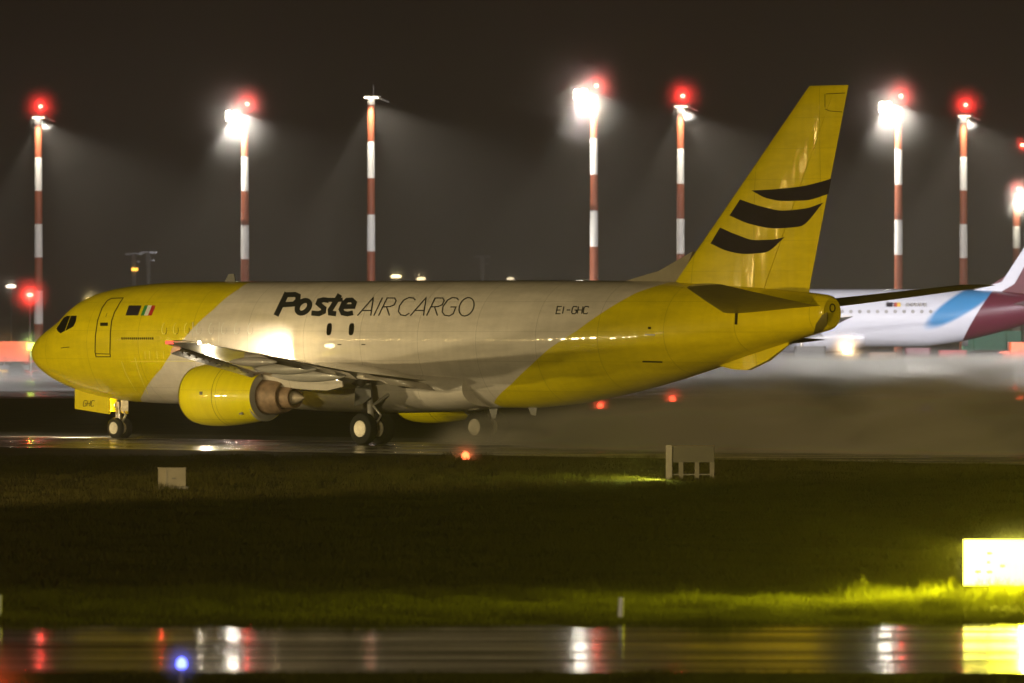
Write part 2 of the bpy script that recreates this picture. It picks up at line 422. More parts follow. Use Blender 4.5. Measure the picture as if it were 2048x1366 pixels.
# lettering and markings (laid out on the port skin)
K = 480 / 2048
tx = lambda p: (520 + p[0] * K, 570 + p[1] * K)
W1, W2 = 10.2, 2.3
strokes('lettering', [
 ([(137, 262), (231, 66)], W1 * 1.05), ([(222, 84), (300, 82), (326, 94), (322, 132), (290, 163), (190, 170)], W1),
 (ell(371, 187, 50, 54, .35), W1, True),
 ([(588, 133), (545, 127), (507, 136), (498, 158), (522, 180), (546, 200), (542, 228), (505, 246), (440, 240)], W1),
 ([(682, 82), (600, 214), (602, 240), (650, 246)], W1), ([(588, 128), (706, 126)], W1 * .8),
 ([(700, 186), (796, 184), (806, 150), (782, 128), (744, 131), (712, 160), (692, 208), (706, 240), (745, 248), (794, 238)], W1 * .95),
 ([(832, 262), (968, 108), (945, 262)], W2), ([(868, 218), (950, 218)], W2), ([(972, 262), (1045, 108)], W2),
 ([(1012, 262), (1085, 112), (1150, 112), (1162, 135), (1145, 170), (1110, 185), (1050, 188)], W2), ([(1080, 188), (1105, 262)], W2),
 ([(1325, 130), (1310, 112), (1270, 108), (1225, 130), (1190, 180), (1182, 225), (1200, 255), (1240, 262), (1275, 240)], W2),
 ([(1283, 262), (1418, 108), (1395, 262)], W2), ([(1318, 218), (1400, 218)], W2),
 ([(1422, 262), (1495, 112), (1560, 112), (1572, 135), (1555, 170), (1520, 185), (1460, 188)], W2), ([(1490, 188), (1515, 262)], W2),
 ([(1695, 130), (1680, 112), (1640, 108), (1600, 130), (1562, 185), (1555, 230), (1575, 258), (1615, 265), (1650, 245), (1672, 188), (1625, 188)], W2),
 (ell(1763, 187, 62, 78, .22), W2, True)], M['ink'], jet, xf=tx)
strokes('registration', write('EI-GHC', 1112, 613, 9.0, 14.5, 2.6, 2.1), M['ink'], jet)
patch('flag', [(251, 631), (258, 611), (283, 611), (276, 631)], M['navy'], jet)
for k, (x0, x1, mm) in enumerate(((281.5, 288, 'green'), (288, 296, 'fwhite'), (296, 303.5, 'red'))):
    patch('flag_stripe', [(x0, 631), (x0 + 8, 611), (x1 + 8, 611), (x1, 631)], M[mm], jet)
KD = 300 / 2048
dx = lambda p: (40 + p[0] * KD, 540 + p[1] * KD)
door = strokes('door', [([(1040, 1185), (1025, 1120), (1030, 900), (1060, 690), (1120, 520), (1190, 420), (1250, 388), (1410, 382), (1370, 440), (1290, 580), (1250, 700), (1235, 860), (1228, 1120), (1235, 1185)], 1.9, True),
    ([(1030, 1142), (1230, 1147)], 1.6)], M['seam'], jet, xf=dx)
patch('handle', [dx(p) for p in [(1095, 765), (1095, 720), (1200, 718), (1200, 763)]], M['seam'], door)
strokes('handle', [([(1190, 590), (1172, 640)], .9)], M['seam'], door, xf=dx)
patch('cockpit_window', [(113, 657), (128, 635), (134, 632), (140.5, 631.7), (129.5, 662.5), (121, 666.5), (116, 663)], M['glass'], jet, off=0.006)
patch('cockpit_window', [(142, 631.7), (153.5, 631.5), (152, 642.5), (147, 653), (131, 662)], M['glass'], jet, off=0.006)
strokes('placard', [([(x_, 677), (x_ + 2.6, 676.8)], 4.4) for x_ in np.arange(243, 308, 4.1)], M['seam'], jet)
strokes('placard', [([(122, 696), (139, 694)], 1.6)], M['seam'], jet)
for x in (658.5, 703):
    sq = [(x + 5.0 * math.copysign(abs(math.cos(t)) ** .6, math.cos(t)) - 1.3 * math.sin(t), 658.5 + 12 * math.copysign(abs(math.sin(t)) ** .75, math.sin(t))) for t in [2 * math.pi * k / 24 for k in range(24)]]
    wn = patch('window', sq, M['glass'], jet, cuts=2, off=.006)
    strokes('window_frame', [(sq, 1.2, True)], M['grey'], wn)
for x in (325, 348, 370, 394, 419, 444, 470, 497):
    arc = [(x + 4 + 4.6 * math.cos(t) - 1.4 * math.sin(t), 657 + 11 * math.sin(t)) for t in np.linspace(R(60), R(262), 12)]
    strokes('plug_rim_shading', [(arc, 1.5)], M['fwhite'] if x > 390 else M['glint'], jet, base=.012)  # pale stroke paints the glint along the plug's rim
    strokes('plug_rim_shading', [([(2 * (x + 3.6) - a + .8, b) for a, b in arc][:8], .8)], M['grey'] if x > 390 else M['seam'], jet, base=.006)  # darker stroke paints the shaded side of the rim
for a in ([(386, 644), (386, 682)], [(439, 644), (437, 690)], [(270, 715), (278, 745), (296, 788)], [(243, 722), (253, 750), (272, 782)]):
    strokes('skin_joint_glint', [(a, 1.0)], M['fwhite'] if a[0][0] > 380 else M['glint'], jet, base=.008)  # bright strokes paint lit frame lines and skin reflections
for x in (290, 299, 314, 327): strokes('skin_joint_glint', [([(x, 702), (x + 1, 718)], 1.0)], M['glint'], jet, base=.008)
strokes('skin_joint_glint', [([(262, 723), (405, 722)], .9)], M['glint'], jet, base=.007)
strokes('vent', [([(1285, 723), (1325, 724)], 3.2)], M['seam'], jet)
strokes('vent', [([(1296, 656), (1302, 656)], 4.5)], M['seam'], jet)
strokes('vent', [([(1290, 669), (1310, 670)], 3.0)], M['grey'], jet)
for x in (679, 727): strokes('vent', [([(x - 4, 689), (x + 4, 689)], 2.0)], M['seam'], jet)

# fin, rudder, stabilisers -------------------------------------------------
FIN_LE = lambda z: np.interp(z, [4.4, 5.1, 11.04], [28.2, 28.85, 34.33])
FIN_TE = lambda z: np.interp(z, [4.4, 4.8, 11.04], [34.25, 34.3, 35.9])
def fin_half(s, z):
    le, te = FIN_LE(z), FIN_TE(z); x = min(max((s - le) / (te - le), 0), 1)
    return 5 * 0.10 * (0.2969 * math.sqrt(x) - 0.126 * x - 0.3516 * x * x + 0.2843 * x ** 3 - 0.1036 * x ** 4) * (te - le)
def fin_secs(c0, c1, n=12):
    secs = []
    for z in [4.4, 5.1, 6.2, 7.5, 9, 10.4, 10.95, 11.04]:
        le, te = FIN_LE(z), FIN_TE(z); k = 0.45 if z > 11 else 1; a = []; b = []
        for i in range(n + 1):
            x = c0 + (c1 - c0) * i / n if c0 > 0 else c1 * (1 - math.cos(math.pi / 2 * i / n))
            s = le + x * (te - le); h = fin_half(s, z) * k + 0.004
            a.append((s, -h, z)); b.append((s, h, z))
        secs.append(a + b[::-1])
    return secs
fin = loft(fin_secs(0, .70), M['yellow'], 'tail_fin', jet)
rud = loft(fin_secs(.705, 1.0, 6), M['yellow'], 'rudder', jet)
MB().prism([(26.7, 5.12), (28.2, 5.45), (29.62, 6.04), (29.2, 5.3), (28.9, 5.0)], 'y', -.07, .07).build('dorsal_fin', M['dorsal'], fin)
def on_fin(px, py, off=0.004):
    fn = lambda s, z: (s, fin_half(s, z) + 0.004, z)
    x = solve(fn, (px, py), (32, 7)); p = fn(*x); return (p[0], -p[1] - off, p[2])
def band(name, top, bot, m_, parent, surf, n=26):
    t0, t1 = top[0][0], top[-1][0]; v = []; rows = 4
    fb_ = [p[0] for p in bot]
    for i in range(n + 1):
        u = i / n; xa = top[0][0] + (top[-1][0] - top[0][0]) * u; xb = bot[0][0] + (bot[-1][0] - bot[0][0]) * u
        ya = smooth_i(xa, top); yb = smooth_i(xb, bot)
        for j in range(rows + 1):
            w = j / rows; v.append(surf(xa + (xb - xa) * w, ya + (yb - ya) * w))
    f = [(i * (rows + 1) + j, i * (rows + 1) + j + 1, (i + 1) * (rows + 1) + j + 1, (i + 1) * (rows + 1) + j) for i in range(n) for j in range(rows)]
    return mesh_obj(name, v, f, m_, parent, True)
def smooth_i(x, pts): return pchip([p[0] for p in pts], [p[1] for p in pts])(x)
band('swoosh', [(1503, 381), (1540, 379), (1600, 373), (1640, 364), (1663, 357)], [(1503, 381), (1535, 397), (1565, 402), (1610, 401), (1657, 388)], M['navy'], fin, on_fin)
band('swoosh', [(1480, 399), (1520, 412), (1565, 421), (1610, 417), (1647, 405)], [(1459, 431), (1500, 448), (1550, 457), (1600, 453), (1647, 405)], M['navy'], fin, on_fin)
band('swoosh', [(1440, 455), (1475, 470), (1510, 480), (1545, 479), (1570, 474)], [(1421, 487), (1455, 502), (1490, 508), (1530, 505), (1570, 474)], M['navy'], fin, on_fin)
strokes('rudder_hinge', [([(1652, 188), (1690, 186)], 1.4), ([(1650, 188), (1650, 215)], 1.2), ([(1650, 218), (1660, 222), (1685, 224)], 1.2)], M['seam'], rud, on_fin)
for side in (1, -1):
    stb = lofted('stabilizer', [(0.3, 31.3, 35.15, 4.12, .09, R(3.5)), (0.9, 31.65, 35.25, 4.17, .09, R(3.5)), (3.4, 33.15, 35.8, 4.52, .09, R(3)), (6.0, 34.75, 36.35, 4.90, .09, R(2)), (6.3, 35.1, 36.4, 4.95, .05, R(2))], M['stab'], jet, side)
# tail skid
loft([[(s, y * w, z + h * q) for y, q in ((-1, 0), (-.7, -1), (.7, -1), (1, 0))] for s, w, z, h in ((30.6, .05, 2.6, .06), (31.3, .13, 2.72, .30), (31.9, .15, 2.86, .46), (32.7, .12, 3.06, .36), (33.5, .04, 3.28, .10))], M['yellow'], 'tail_skid', jet)
strokes('trim_mark', [([(1474, 612), (1472, 649)], 5.5)], M['seam'], jet)

# wings ---------------------------------------------------------------------
def wz(l): return 1.93 + (l - 1.88) * math.tan(R(6.0))
WST = [(1.0, 12.4, 19.95, .15), (1.88, 13.0, 19.95, .14), (3.2, 14.55, 19.95, .13), (5.3, 16.05, 19.9, .12), (9.0, 18.1, 20.95, .11), (13.6, 20.62, 22.25, .10), (14.25, 21.0, 22.42, .09), (14.44, 21.35, 22.45, .05)]
WLE = lambda l: float(np.interp(l, [w[0] for w in WST], [w[1] for w in WST]))
WTE = lambda l: float(np.interp(l, [w[0] for w in WST], [w[2] for w in WST]))
M['wing'] = mat('wing_paint', (0.66, 0.62, 0.56), 0.3, var=0.25, scale=1.5, coat=0.4)
for side in (1, -1):
    wing = lofted('wing', [(l, a, b - .02, wz(l) , t, R(0.8)) for l, a, b, t in WST], M['wing'], jet, side, 18)
    y = lambda l: -side * l
    # flaps, slightly lowered behind the trailing edge
    for l0, l1 in ((2.1, 4.2), (5.6, 10.6)):
        secs = []
        for l in np.linspace(l0, l1, 4):
            te = WTE(l); z = wz(l) + .01
            secs.append([(te - .75, y(l), z + .02), (te - .3, y(l), z + .06), (te + .25, y(l), z - .06), (te + .62, y(l), z - .26), (te + .22, y(l), z - .14), (te - .75, y(l), z - .10)])
        loft(secs, M['white'], 'flap', wing)
    for l0, l1 in ((5.9, 9.4), (9.45, 13.5)):
        secs = []
        for l in np.linspace(l0, l1, 4):
            le = WLE(l); z = wz(l)
            secs.append([(le - .16, y(l), z - .24), (le - .10, y(l), z - .08), (le + .10, y(l), z + .06), (le + .30, y(l), z - .07), (le + .26, y(l), z - .10), (le + .05, y(l), z - .17)])
        sl = loft(secs, M['white'], 'slat', wing)
        for l in np.arange(l0 + .3, l1, .62):
            MB().box((WLE(l) + .08, y(l), wz(l) - .175), (.07, .03, .02)).build('slat_track', M['dark_grey'], sl)
    for l, s0, s1, r in ((6.6, 17.8, 21.1, .20), (8.7, 19.2, 21.9, .17), (10.9, 20.3, 22.4, .14)):
        prof = [(t * (s1 - s0), r * math.sin(math.pi * min(1, t * 1.0)) ** .6 * (1.0 if t < .5 else 1.0) + .005) for t in np.linspace(0.01, .99, 14)]
        mb = MB(); mb.lathe(prof, (s0, y(l), wz(l) - .22), 'x', 16, .6); mb.build('flap_fairing', M['grey'], wing, True)
    for l in (7.7, 9.6, 11.4, 13.0):
        MB().tube((WTE(l) - .1, y(l), wz(l) + .02), (WTE(l) + .28, y(l), wz(l) + .0), .012, .006, 6).build('static_wick', M['dark_grey'], wing)
    MB().box((21.32, y(14.42), wz(14.42) + .01), (.34, .10, .10), bev=.04).build('navigation_light', glow('red_nav' if side == 1 else 'green_nav', (1, .10, .06) if side == 1 else (.05, 1, .2), 2.2), wing)
    if side == 1:
        MB().lathe([(0, .02), (.02, .05), (.06, .05), (.08, .02)], (22.44, y(14.3), wz(14.3) + .02), 'x', 12, close=True).build('strobe_light', glow('white_strobe', (1, .85, .6), 60), wing)
    # landing light housing at the wing root
    MB().lathe([(0, .13), (.05, .14), (.12, .10)], (WLE(2.3) - .06, y(2.25), wz(2.3) + .08), 'x', 16, close=True).build('landing_light', glow('landing_lamp', (1, .86, .62), 25), wing)
    # engine, as one part with its pieces
    ez, el = 1.51, 4.83
    prof = [(.12, .70), (.04, .76), (0, .83), (.02, .89), (.10, .94), (.35, 1.0), (.8, 1.035), (1.3, 1.03), (1.9, .98), (2.5, .90), (3.0, .82), (3.12, .80), (3.1, .77), (2.8, .78)]
    nac = MB().lathe(prof, (12.72, y(el), ez), 'x', 64, flat=.07).build('engine_cowling', M['cowl'], jet, True)
    MB().lathe([(.06, .74), (.02, .77), (-.004, .83), (.015, .893), (.09, .945)], (12.70, y(el), ez), 'x', 64, flat=.07).build('intake_lip', M['alu'], nac, True)
    MB().lathe([(0.9, .76), (.5, .74), (.1, .72), (.1, .70), (.9, .70)], (12.72, y(el), ez), 'x', 48, flat=.06).build('intake_duct', M['grey'], nac, True)
    MB().lathe([(0, .02), (.3, .18), (.45, .25), (.45, .75), (.5, .75)], (13.2, y(el), ez), 'x', 32, flat=.05).build('fan', M['dark_grey'], nac, True)
    MB().lathe([(0, .795), (.04, .80), (.11, .77), (.16, .60), (.10, .55)], (15.72, y(el), ez), 'x', 48).build('thrust_reverser_sleeve', M['grey'], nac, True)
    MB().lathe([(-.2, .57), (.05, .56), (.35, .555), (.62, .53), (.80, .48), (.80, .42), (.7, .38)], (15.86, y(el), ez), 'x', 20).build('core_cowl', M['titan'], nac, True)
    MB().lathe([(-.1, .36), (.16, .365), (.42, .34), (.42, .28), (.2, .26)], (16.66, y(el), ez - .02), 'x', 20).build('core_nozzle', M['titan'], nac, True)
    MB().lathe([(0, .22), (.25, .19), (.42, .12), (.60, .015)], (16.9, y(el), ez - .03), 'x', 20, close=True).build('exhaust_plug', M['plug'], nac, True)
    for pr in ([(1.62, 1.012), (1.634, 1.011)],):
        MB().lathe([(a, b + .003) for a, b in pr], (12.72, y(el), ez), 'x', 64, flat=.07).build('cowl_seam', M['seam'], nac, True)
    MB().box((13.9, y(el + 1.025), ez + .10), (.12, .03, .10)).build('latch', M['dark_grey'], nac)
    MB().box((15.35, y(el + .67), ez - .52), (.16, .05, .10)).build('latch', M['dark_grey'], nac)
    # strake, pylon and its pointed aft fairing
    pl = []
    for yy in (-.2, .2):
        pass
    secs = []
    for s, zt, zb, w in ((13.5, 2.50, 2.40, .03), (14.2, 2.62, 2.25, .14), (15.2, 2.62, 1.95, .21), (16.0, 2.50, 1.90, .24), (16.8, 2.32, 1.80, .24), (17.8, 2.20, 1.74, .22), (18.6, 2.15, 1.72, .16), (19.2, 2.02, 1.84, .03)):
        secs.append([(s, y(el) - w, zt), (s, y(el) + w, zt), (s, y(el) + w, (zt + zb) / 2), (s, y(el) + w * .6, zb), (s, y(el) - w * .6, zb), (s, y(el) - w, (zt + zb) / 2)])
    loft(secs, M['white'], 'pylon', nac)

# landing gear --------------------------------------------------------------
def wheel(parent, s, l, r, w, side, hubm, hub_r):
    y0 = -l
    t = MB().lathe([(-w / 2, r * .58), (-w / 2, r * .80), (-w * .42, r * .93), (-w * .22, r), (w * .22, r), (w * .42, r * .93), (w / 2, r * .80), (w / 2, r * .58)], (s, y0, r), 'y', 40)
    wh = t.build('wheel', M['tyre'], parent, True)
    MB().lathe([(-w * .5, .04), (-w * .44, hub_r * .75), (-w * .49, hub_r), (w * .49, hub_r), (w * .44, hub_r * .75), (w * .5, .04)], (s, y0, r), 'y', 28, close=True).build('hub', hubm, wh, True)
    return wh
nose_gear = MB()
nose_gear.tube((4.05, 0, .42), (3.95, 0, 1.5), .075).tube((4.05, 0, .9), (4.55, 0, 1.45), .045).tube((4.05, -.22, .34), (4.05, .22, .34), .05)
nose_gear.tube((4.17, 0, .55), (4.33, 0, .78), .04).tube((4.33, 0, .78), (4.12, 0, 1.0), .035).box((4.02, 0, 1.1), (.22, .3, .2), bev=.04).tube((3.98, -.12, 1.18), (4.35, -.16, 1.42), .03).tube((3.98, .12, 1.18), (4.35, .16, 1.42), .03)
nose_gear.box((4.5, -.2, 1.12), (.35, .03, .42)).tube((4.02, -.14, .62), (4.02, -.14, 1.2), .018)
ng = nose_gear.build('nose_gear', M['strut'], jet, True)
for l in (-.2, .2): wheel(ng, 4.05, l, .345, .19, 1, M['hub'], .20)
MB().lathe([(0, .08), (.04, .09), (.1, .05)], (3.86, 0, 1.1), 'x', 14, close=True).build('taxi_light', glow('taxi_lamp', (1, .86, .62), 8), ng)
for sd in (1, -1):
    y0 = -sd * .42
    dr = MB().prism([(2.35, 1.62), (2.35, .97), (3.45, .86), (3.45, 1.45)], 'y', y0 - .02, y0 + .02).build('gear_door', M['yellow'], jet)
    MB().prism([(3.452, 1.45), (3.452, .857), (4.02, .80), (4.02, 1.35)], 'y', y0 - .02, y0 + .02).build('gear_door', M['yellow'], jet)
    if sd == 1:
        def on_door(px, py, off=0.004):
            fn = lambda s, z: (s, .44, z); x = solve(fn, (px, py), (3, 1.1)); return (x[0], -.44 - off, x[1])
        strokes('lettering', write('GHC', 166, 801, 5.6, 11.5, 2.2, 1.3), M['ink'], dr, on_door)
for sd in (1, -1):
    g = MB()
    yy = lambda l: -sd * l
    g.tube((18.3, yy(2.62), .50), (18.25, yy(2.75), 2.0), .10).tube((18.3, yy(2.2), .5), (18.3, yy(3.05), .5), .07).tube((18.3, yy(2.65), 1.2), (18.3, yy(1.5), 1.75), .05).tube((18.25, yy(2.7), 1.6), (17.4, yy(2.8), 2.05), .05)
    g.tube((18.45, yy(2.62), .62), (18.72, yy(2.64), .92), .035).tube((18.72, yy(2.64), .92), (18.4, yy(2.66), 1.22), .035)
    gm = g.build('main_gear', M['grey'], jet, True)
    MB().prism([(17.9, 1.2), (17.95, 1.8), (18.6, 1.9), (18.65, 1.5), (18.3, 1.3)], 'y', yy(3.0) - .015, yy(3.0) + .015).build('gear_door', M['dark_grey'], gm)
    for l in (2.22, 3.0): wheel(gm, 18.3, sd * l, .50, .36, sd, M['hub'], .26)
MB().prism([(22.6, 1.2), (22.75, .95), (22.95, .92), (23.0, 1.2)], 'y', -.02, .02).build('blade_antenna', M['dark_grey'], jet)
MB().prism([(20.9, 1.15), (21.05, .82), (21.2, .82), (21.3, 1.15)], 'y', -.02, .02).build('blade_antenna', M['dark_grey'], jet)
MB().prism([(9.0, 5.16), (9.2, 5.42), (9.45, 5.42), (9.5, 5.16)], 'y', -.015, .015).build('blade_antenna', M['dark_grey'], jet)

# ------------------------------------------------------------------ lamps helper
def at(px, py_or_none, Y, z=None):
    """world point seen at photo pixel px at distance Y"""
    X = (px - 1024) * Y / F_PX
    if z is None: z = CAM_H - (py_or_none - Y_HOR) * Y / F_PX
    return Vector((X, Y, z))
def ground_y(py): return F_PX * CAM_H / (py - Y_HOR)
def lamp(kind, name, loc, energy, col, parent=None, size=0.3, target=None, cone=120, blend=.3):
    d = bpy.data.lights.new(name, kind); d.energy = energy; d.color = col
    if kind == 'POINT': d.shadow_soft_size = size
    if kind == 'SPOT': d.shadow_soft_size = size; d.spot_size = R(cone); d.spot_blend = blend
    if kind == 'AREA': d.shape = 'DISK'; d.size = size
    o = bpy.data.objects.new(name, d); C.objects.link(o)
    if parent: o.parent = parent
    o.location = loc
    if target is not None:
        o.rotation_euler = (Vector(target) - Vector(loc)).to_track_quat('-Z', 'Y').to_euler()
    return o
def mist(name, parent, loc, rad, dens, g=.3, col=(1, 1, 1), sc3=(1, 1, 1)):
    """ball of mist added round a lamp to draw its halo, thinning out to nothing at its edge"""
    m = bpy.data.materials.new(name); m.use_nodes = True; nt = m.node_tree; nt.nodes.clear()
    o = nt.nodes.new('ShaderNodeOutputMaterial'); p = nt.nodes.new('ShaderNodeVolumePrincipled'); L(nt, p.outputs[0], o.inputs['Volume'])
    p.inputs['Color'].default_value = (*col, 1); p.inputs['Anisotropy'].default_value = g
    tc = N(nt, 'ShaderNodeTexCoord'); ln = N(nt, 'ShaderNodeVectorMath', operation='LENGTH'); L(nt, tc.outputs['Object'], ln.inputs[0])
    a = N(nt, 'ShaderNodeMath', operation='SUBTRACT'); a.use_clamp = True; a.inputs[0].default_value = 1; L(nt, ln.outputs['Value'], a.inputs[1])
    b = N(nt, 'ShaderNodeMath', operation='POWER'); b.inputs[1].default_value = 2.0; L(nt, a.outputs[0], b.inputs[0])
    c = N(nt, 'ShaderNodeMath', operation='MULTIPLY'); c.inputs[1].default_value = dens; L(nt, b.outputs[0], c.inputs[0]); L(nt, c.outputs[0], p.inputs['Density'])
    bm = bmesh.new(); bmesh.ops.create_icosphere(bm, subdivisions=3, radius=1.02); me = bpy.data.meshes.new(name); bm.to_mesh(me); bm.free(); me.materials.append(m)
    q = bpy.data.objects.new(name, me); C.objects.link(q); q.parent = parent; q.location = loc; q.scale = (rad * sc3[0], rad * sc3[1], rad * sc3[2])
    q['kind'] = 'stuff'
    return q
def L2W(s, l, z): return Vector((NX + s * CA - l * SA, NY - s * SA - l * CA, z))
WARM = (1.0, .80, .50)
# landing lamp at the left wing root, taxi lamp on the nose gear (children of the jet, local coordinates)
lamp('AREA', 'landing_beam', (14.0, -2.3, 2.40), 480, (1, .84, .58), jet, .25, (8.0, -2.2, 2.9))
lamp('POINT', 'wing_root_fill', (14.45, -3.1, 2.9), 55, (1, .80, .45), jet, .15)  # added point light for the yellow glow behind the landing lamp
lamp('SPOT', 'wing_fill', (14.3, -6.0, 1.15), 420, (1, .84, .58), jet, .04, (18.4, -9.6, 2.6), 80, .7)  # added light for the wing underside; the jet has no lamp here
lamp('SPOT', 'taxi_beam', (3.50, 0, 1.0), 3500, (1, .84, .58), jet, .1, (-20, 0, -.5), 120)
lamp('POINT', 'strobe_flash', (22.56, -14.3, 3.27), 14, (1, .85, .6), jet, .05)
lamp('POINT', 'red_nav_glow', (21.1, -14.56, 3.25), 25, (1, .08, .04), jet, .05)

# ------------------------------------------------------------------ ground
def wet(name, base, r0, r1, scale=(0.02, 0.5, 1), bump=0.05, spec=0.5, patch_scale=(0.01, .15, 1)):
    m, nt, b = nodes_of(name)
    tc = N(nt, 'ShaderNodeTexCoord')
    mp = N(nt, 'ShaderNodeMapping'); mp.inputs['Scale'].default_value = patch_scale; L(nt, tc.outputs['Object'], mp.inputs['Vector'])
    no = N(nt, 'ShaderNodeTexNoise', Scale=1.0, Detail=6.0, Roughness=.6); L(nt, mp.outputs[0], no.inputs['Vector'])
    rr = ramp(nt, [(0.40, r0), (0.62, r1)]); L(nt, no.outputs['Fac'], rr.inputs['Fac']); L(nt, rr.outputs['Color'], b.inputs['Roughness'])
    rc = ramp(nt, [(0.35, tuple(c * .7 for c in base)), (0.65, tuple(c * 1.25 for c in base))]); L(nt, no.outputs['Fac'], rc.inputs['Fac']); L(nt, rc.outputs['Color'], b.inputs['Base Color'])
    mp2 = N(nt, 'ShaderNodeMapping'); mp2.inputs['Scale'].default_value = scale; L(nt, tc.outputs['Object'], mp2.inputs['Vector'])
    n2 = N(nt, 'ShaderNodeTexNoise', Scale=1.0, Detail=4.0); L(nt, mp2.outputs[0], n2.inputs['Vector'])
    bp = N(nt, 'ShaderNodeBump', Strength=1.0, Distance=bump); L(nt, n2.outputs['Fac'], bp.inputs['Height']); L(nt, bp.outputs['Normal'], b.inputs['Normal'])
    b.inputs['Specular IOR Level'].default_value = spec
    return m
def sheet(name, poly, z, m_):
    o = mesh_obj(name, [(x, y, z) for x, y in poly], [tuple(range(len(poly)))], m_)
    return tag(o, kind='structure')
grass_ground = mat('grass_ground', (0.050, 0.042, 0.014), 0.95, var=0.5, scale=0.6)
grass_ground.node_tree.nodes['Principled BSDF'].inputs['Specular IOR Level'].default_value = 0.08
sheet('ground', [(-420, -290), (420, -290), (420, 1500), (-420, 1500)], 0.0, grass_ground)
Y_TX = ground_y(1249)
sheet('taxiway', [(-200, ground_y(1346)), (200, ground_y(1346)), (200, Y_TX), (-200, Y_TX)], 0.004,
      wet('wet_taxiway', (0.050, 0.042, 0.034), .03, .24, (0.5, 2.2, 1), .007, .6, (0.06, 1.3, 1)))
sheet('apron', [(-420, 372), (420, 372), (420, 1400), (-420, 1400)], 0.004,
      wet('wet_apron', (0.26, 0.255, 0.25), .16, .42, (0.05, .12, 1), .03, .5, (.02, .05, 1)))
# runway under the jet, along the jet's own heading
def along(s, l): v = L2W(s, l, 0); return (v.x, v.y)
sheet('runway', [along(-260, 14), along(330, 14), along(330, -1.0), along(-260, -1.0)], 0.008,
      wet('wet_runway', (0.040, 0.034, 0.028), .08, .40, (.6, .6, 1), .01, .5, (.12, .5, 1)))
for k, s0 in enumerate(range(-40, 60, 14)): pass
sheet('runway_shoulder', [along(-260, -1.0), along(330, -1.0), along(330, -7), along(-260, -7)], 0.004, mat('dull_shoulder', (.03, .026, .018), .9, var=.3))
tag(mesh_obj('runway_line', [(*along(-200, .55), .012), (*along(300, .55), .012), (*along(300, .1), .012), (*along(-200, .1), .012)], [(0, 1, 2, 3)], mat('worn_white_line', (.55, .52, .45), .35, var=.35, scale=.4)), kind='structure')
tag(mesh_obj('runway_edge_marking', [(*along(-200, 13.2), .012), (*along(300, 13.2), .012), (*along(300, 12.7), .012), (*along(-200, 12.7), .012)], [(0, 1, 2, 3)], mat('worn_white_marking', (.45, .43, .38), .35, var=.4, scale=.8)), kind='structure')

# grass -----------------------------------------------------------------------
def grass(name, n, xr, yr, h, w, m_, dens=None):
    x = rng.uniform(*xr, n); y = yr[0] + (yr[1] - yr[0]) * rng.random(n) ** 1.25
    nc = n // 160; cid = rng.integers(0, nc, n); cl = rng.random(n) < .45
    cx, cy = rng.uniform(*xr, nc), rng.uniform(*yr, nc)
    x = np.where(cl, cx[cid] + rng.normal(0, .16, n), x); y = np.where(cl, np.clip(cy[cid] + rng.normal(0, .3, n), yr[0], yr[1]), y)
    hh = np.where(cl, 1.25 * rng.uniform(.7, 1.3, nc)[cid], .9) * h * rng.uniform(.45, 1.1, n) * (0.75 + 0.35 * np.sin(x * 1.3 + 2 * np.sin(y * .9)) + .2 * np.sin(x * 4.1 + y))
    if dens is not None: hh *= dens(x, y)
    a = rng.uniform(0, 2 * np.pi, n); lean = rng.uniform(.1, .75, n) * hh; b = rng.uniform(0, 2 * np.pi, n)
    ww = w * rng.uniform(.6, 1.3, n)
    v = np.zeros((n, 5, 3))
    v[:, 0] = np.c_[x - ww * np.cos(a), y - ww * np.sin(a), 0 * x]; v[:, 1] = np.c_[x + ww * np.cos(a), y + ww * np.sin(a), 0 * x]
    mx, my = x + .35 * lean * np.cos(b), y + .35 * lean * np.sin(b)
    v[:, 2] = np.c_[mx + .7 * ww * np.cos(a), my + .7 * ww * np.sin(a), hh * .6]; v[:, 3] = np.c_[mx - .7 * ww * np.cos(a), my - .7 * ww * np.sin(a), hh * .6]
    v[:, 4] = np.c_[x + lean * np.cos(b), y + lean * np.sin(b), hh]
    me = bpy.data.meshes.new(name)
    me.vertices.add(5 * n); me.vertices.foreach_set('co', v.ravel())
    i = np.arange(n)[:, None] * 5
    loops = np.concatenate([i + np.array([[0, 1, 2, 3]]), i + np.array([[3, 2, 4]])], 1).ravel()
    me.loops.add(7 * n); me.loops.foreach_set('vertex_index', loops)
    me.polygons.add(2 * n)
    st = (np.arange(n)[:, None] * 7 + np.array([[0, 4]])).ravel(); me.polygons.foreach_set('loop_start', st)
    me.update(); me.validate()
    me.materials.append(m_)
    o = bpy.data.objects.new(name, me); C.objects.link(o)
    return tag(o, kind='stuff')
M['grass'] = mat('grass_blades', (0.098, 0.102, 0.012), 0.75, var=0.35, scale=1.2)
M['grass_dry'] = mat('dull_grass_blades', (0.050, 0.045, 0.011), 0.85, var=0.25, scale=.25)
for k in ('grass', 'grass_dry'): M[k].node_tree.nodes['Principled BSDF'].inputs['Specular IOR Level'].default_value = .12
def translucent(m_, f):
    nt = m_.node_tree; b = nt.nodes['Principled BSDF']; o = [n for n in nt.nodes if n.type == 'OUTPUT_MATERIAL'][0]
    t = nt.nodes.new('ShaderNodeBsdfTranslucent'); mx = nt.nodes.new('ShaderNodeMixShader'); mx.inputs[0].default_value = f
    nt.links.new(b.inputs['Base Color'].links[0].from_socket, t.inputs['Color'])
    nt.links.new(b.outputs[0], mx.inputs[1]); nt.links.new(t.outputs[0], mx.inputs[2]); nt.links.new(mx.outputs[0], o.inputs['Surface'])
translucent(M['grass'], .5); translucent(M['grass_dry'], .4)
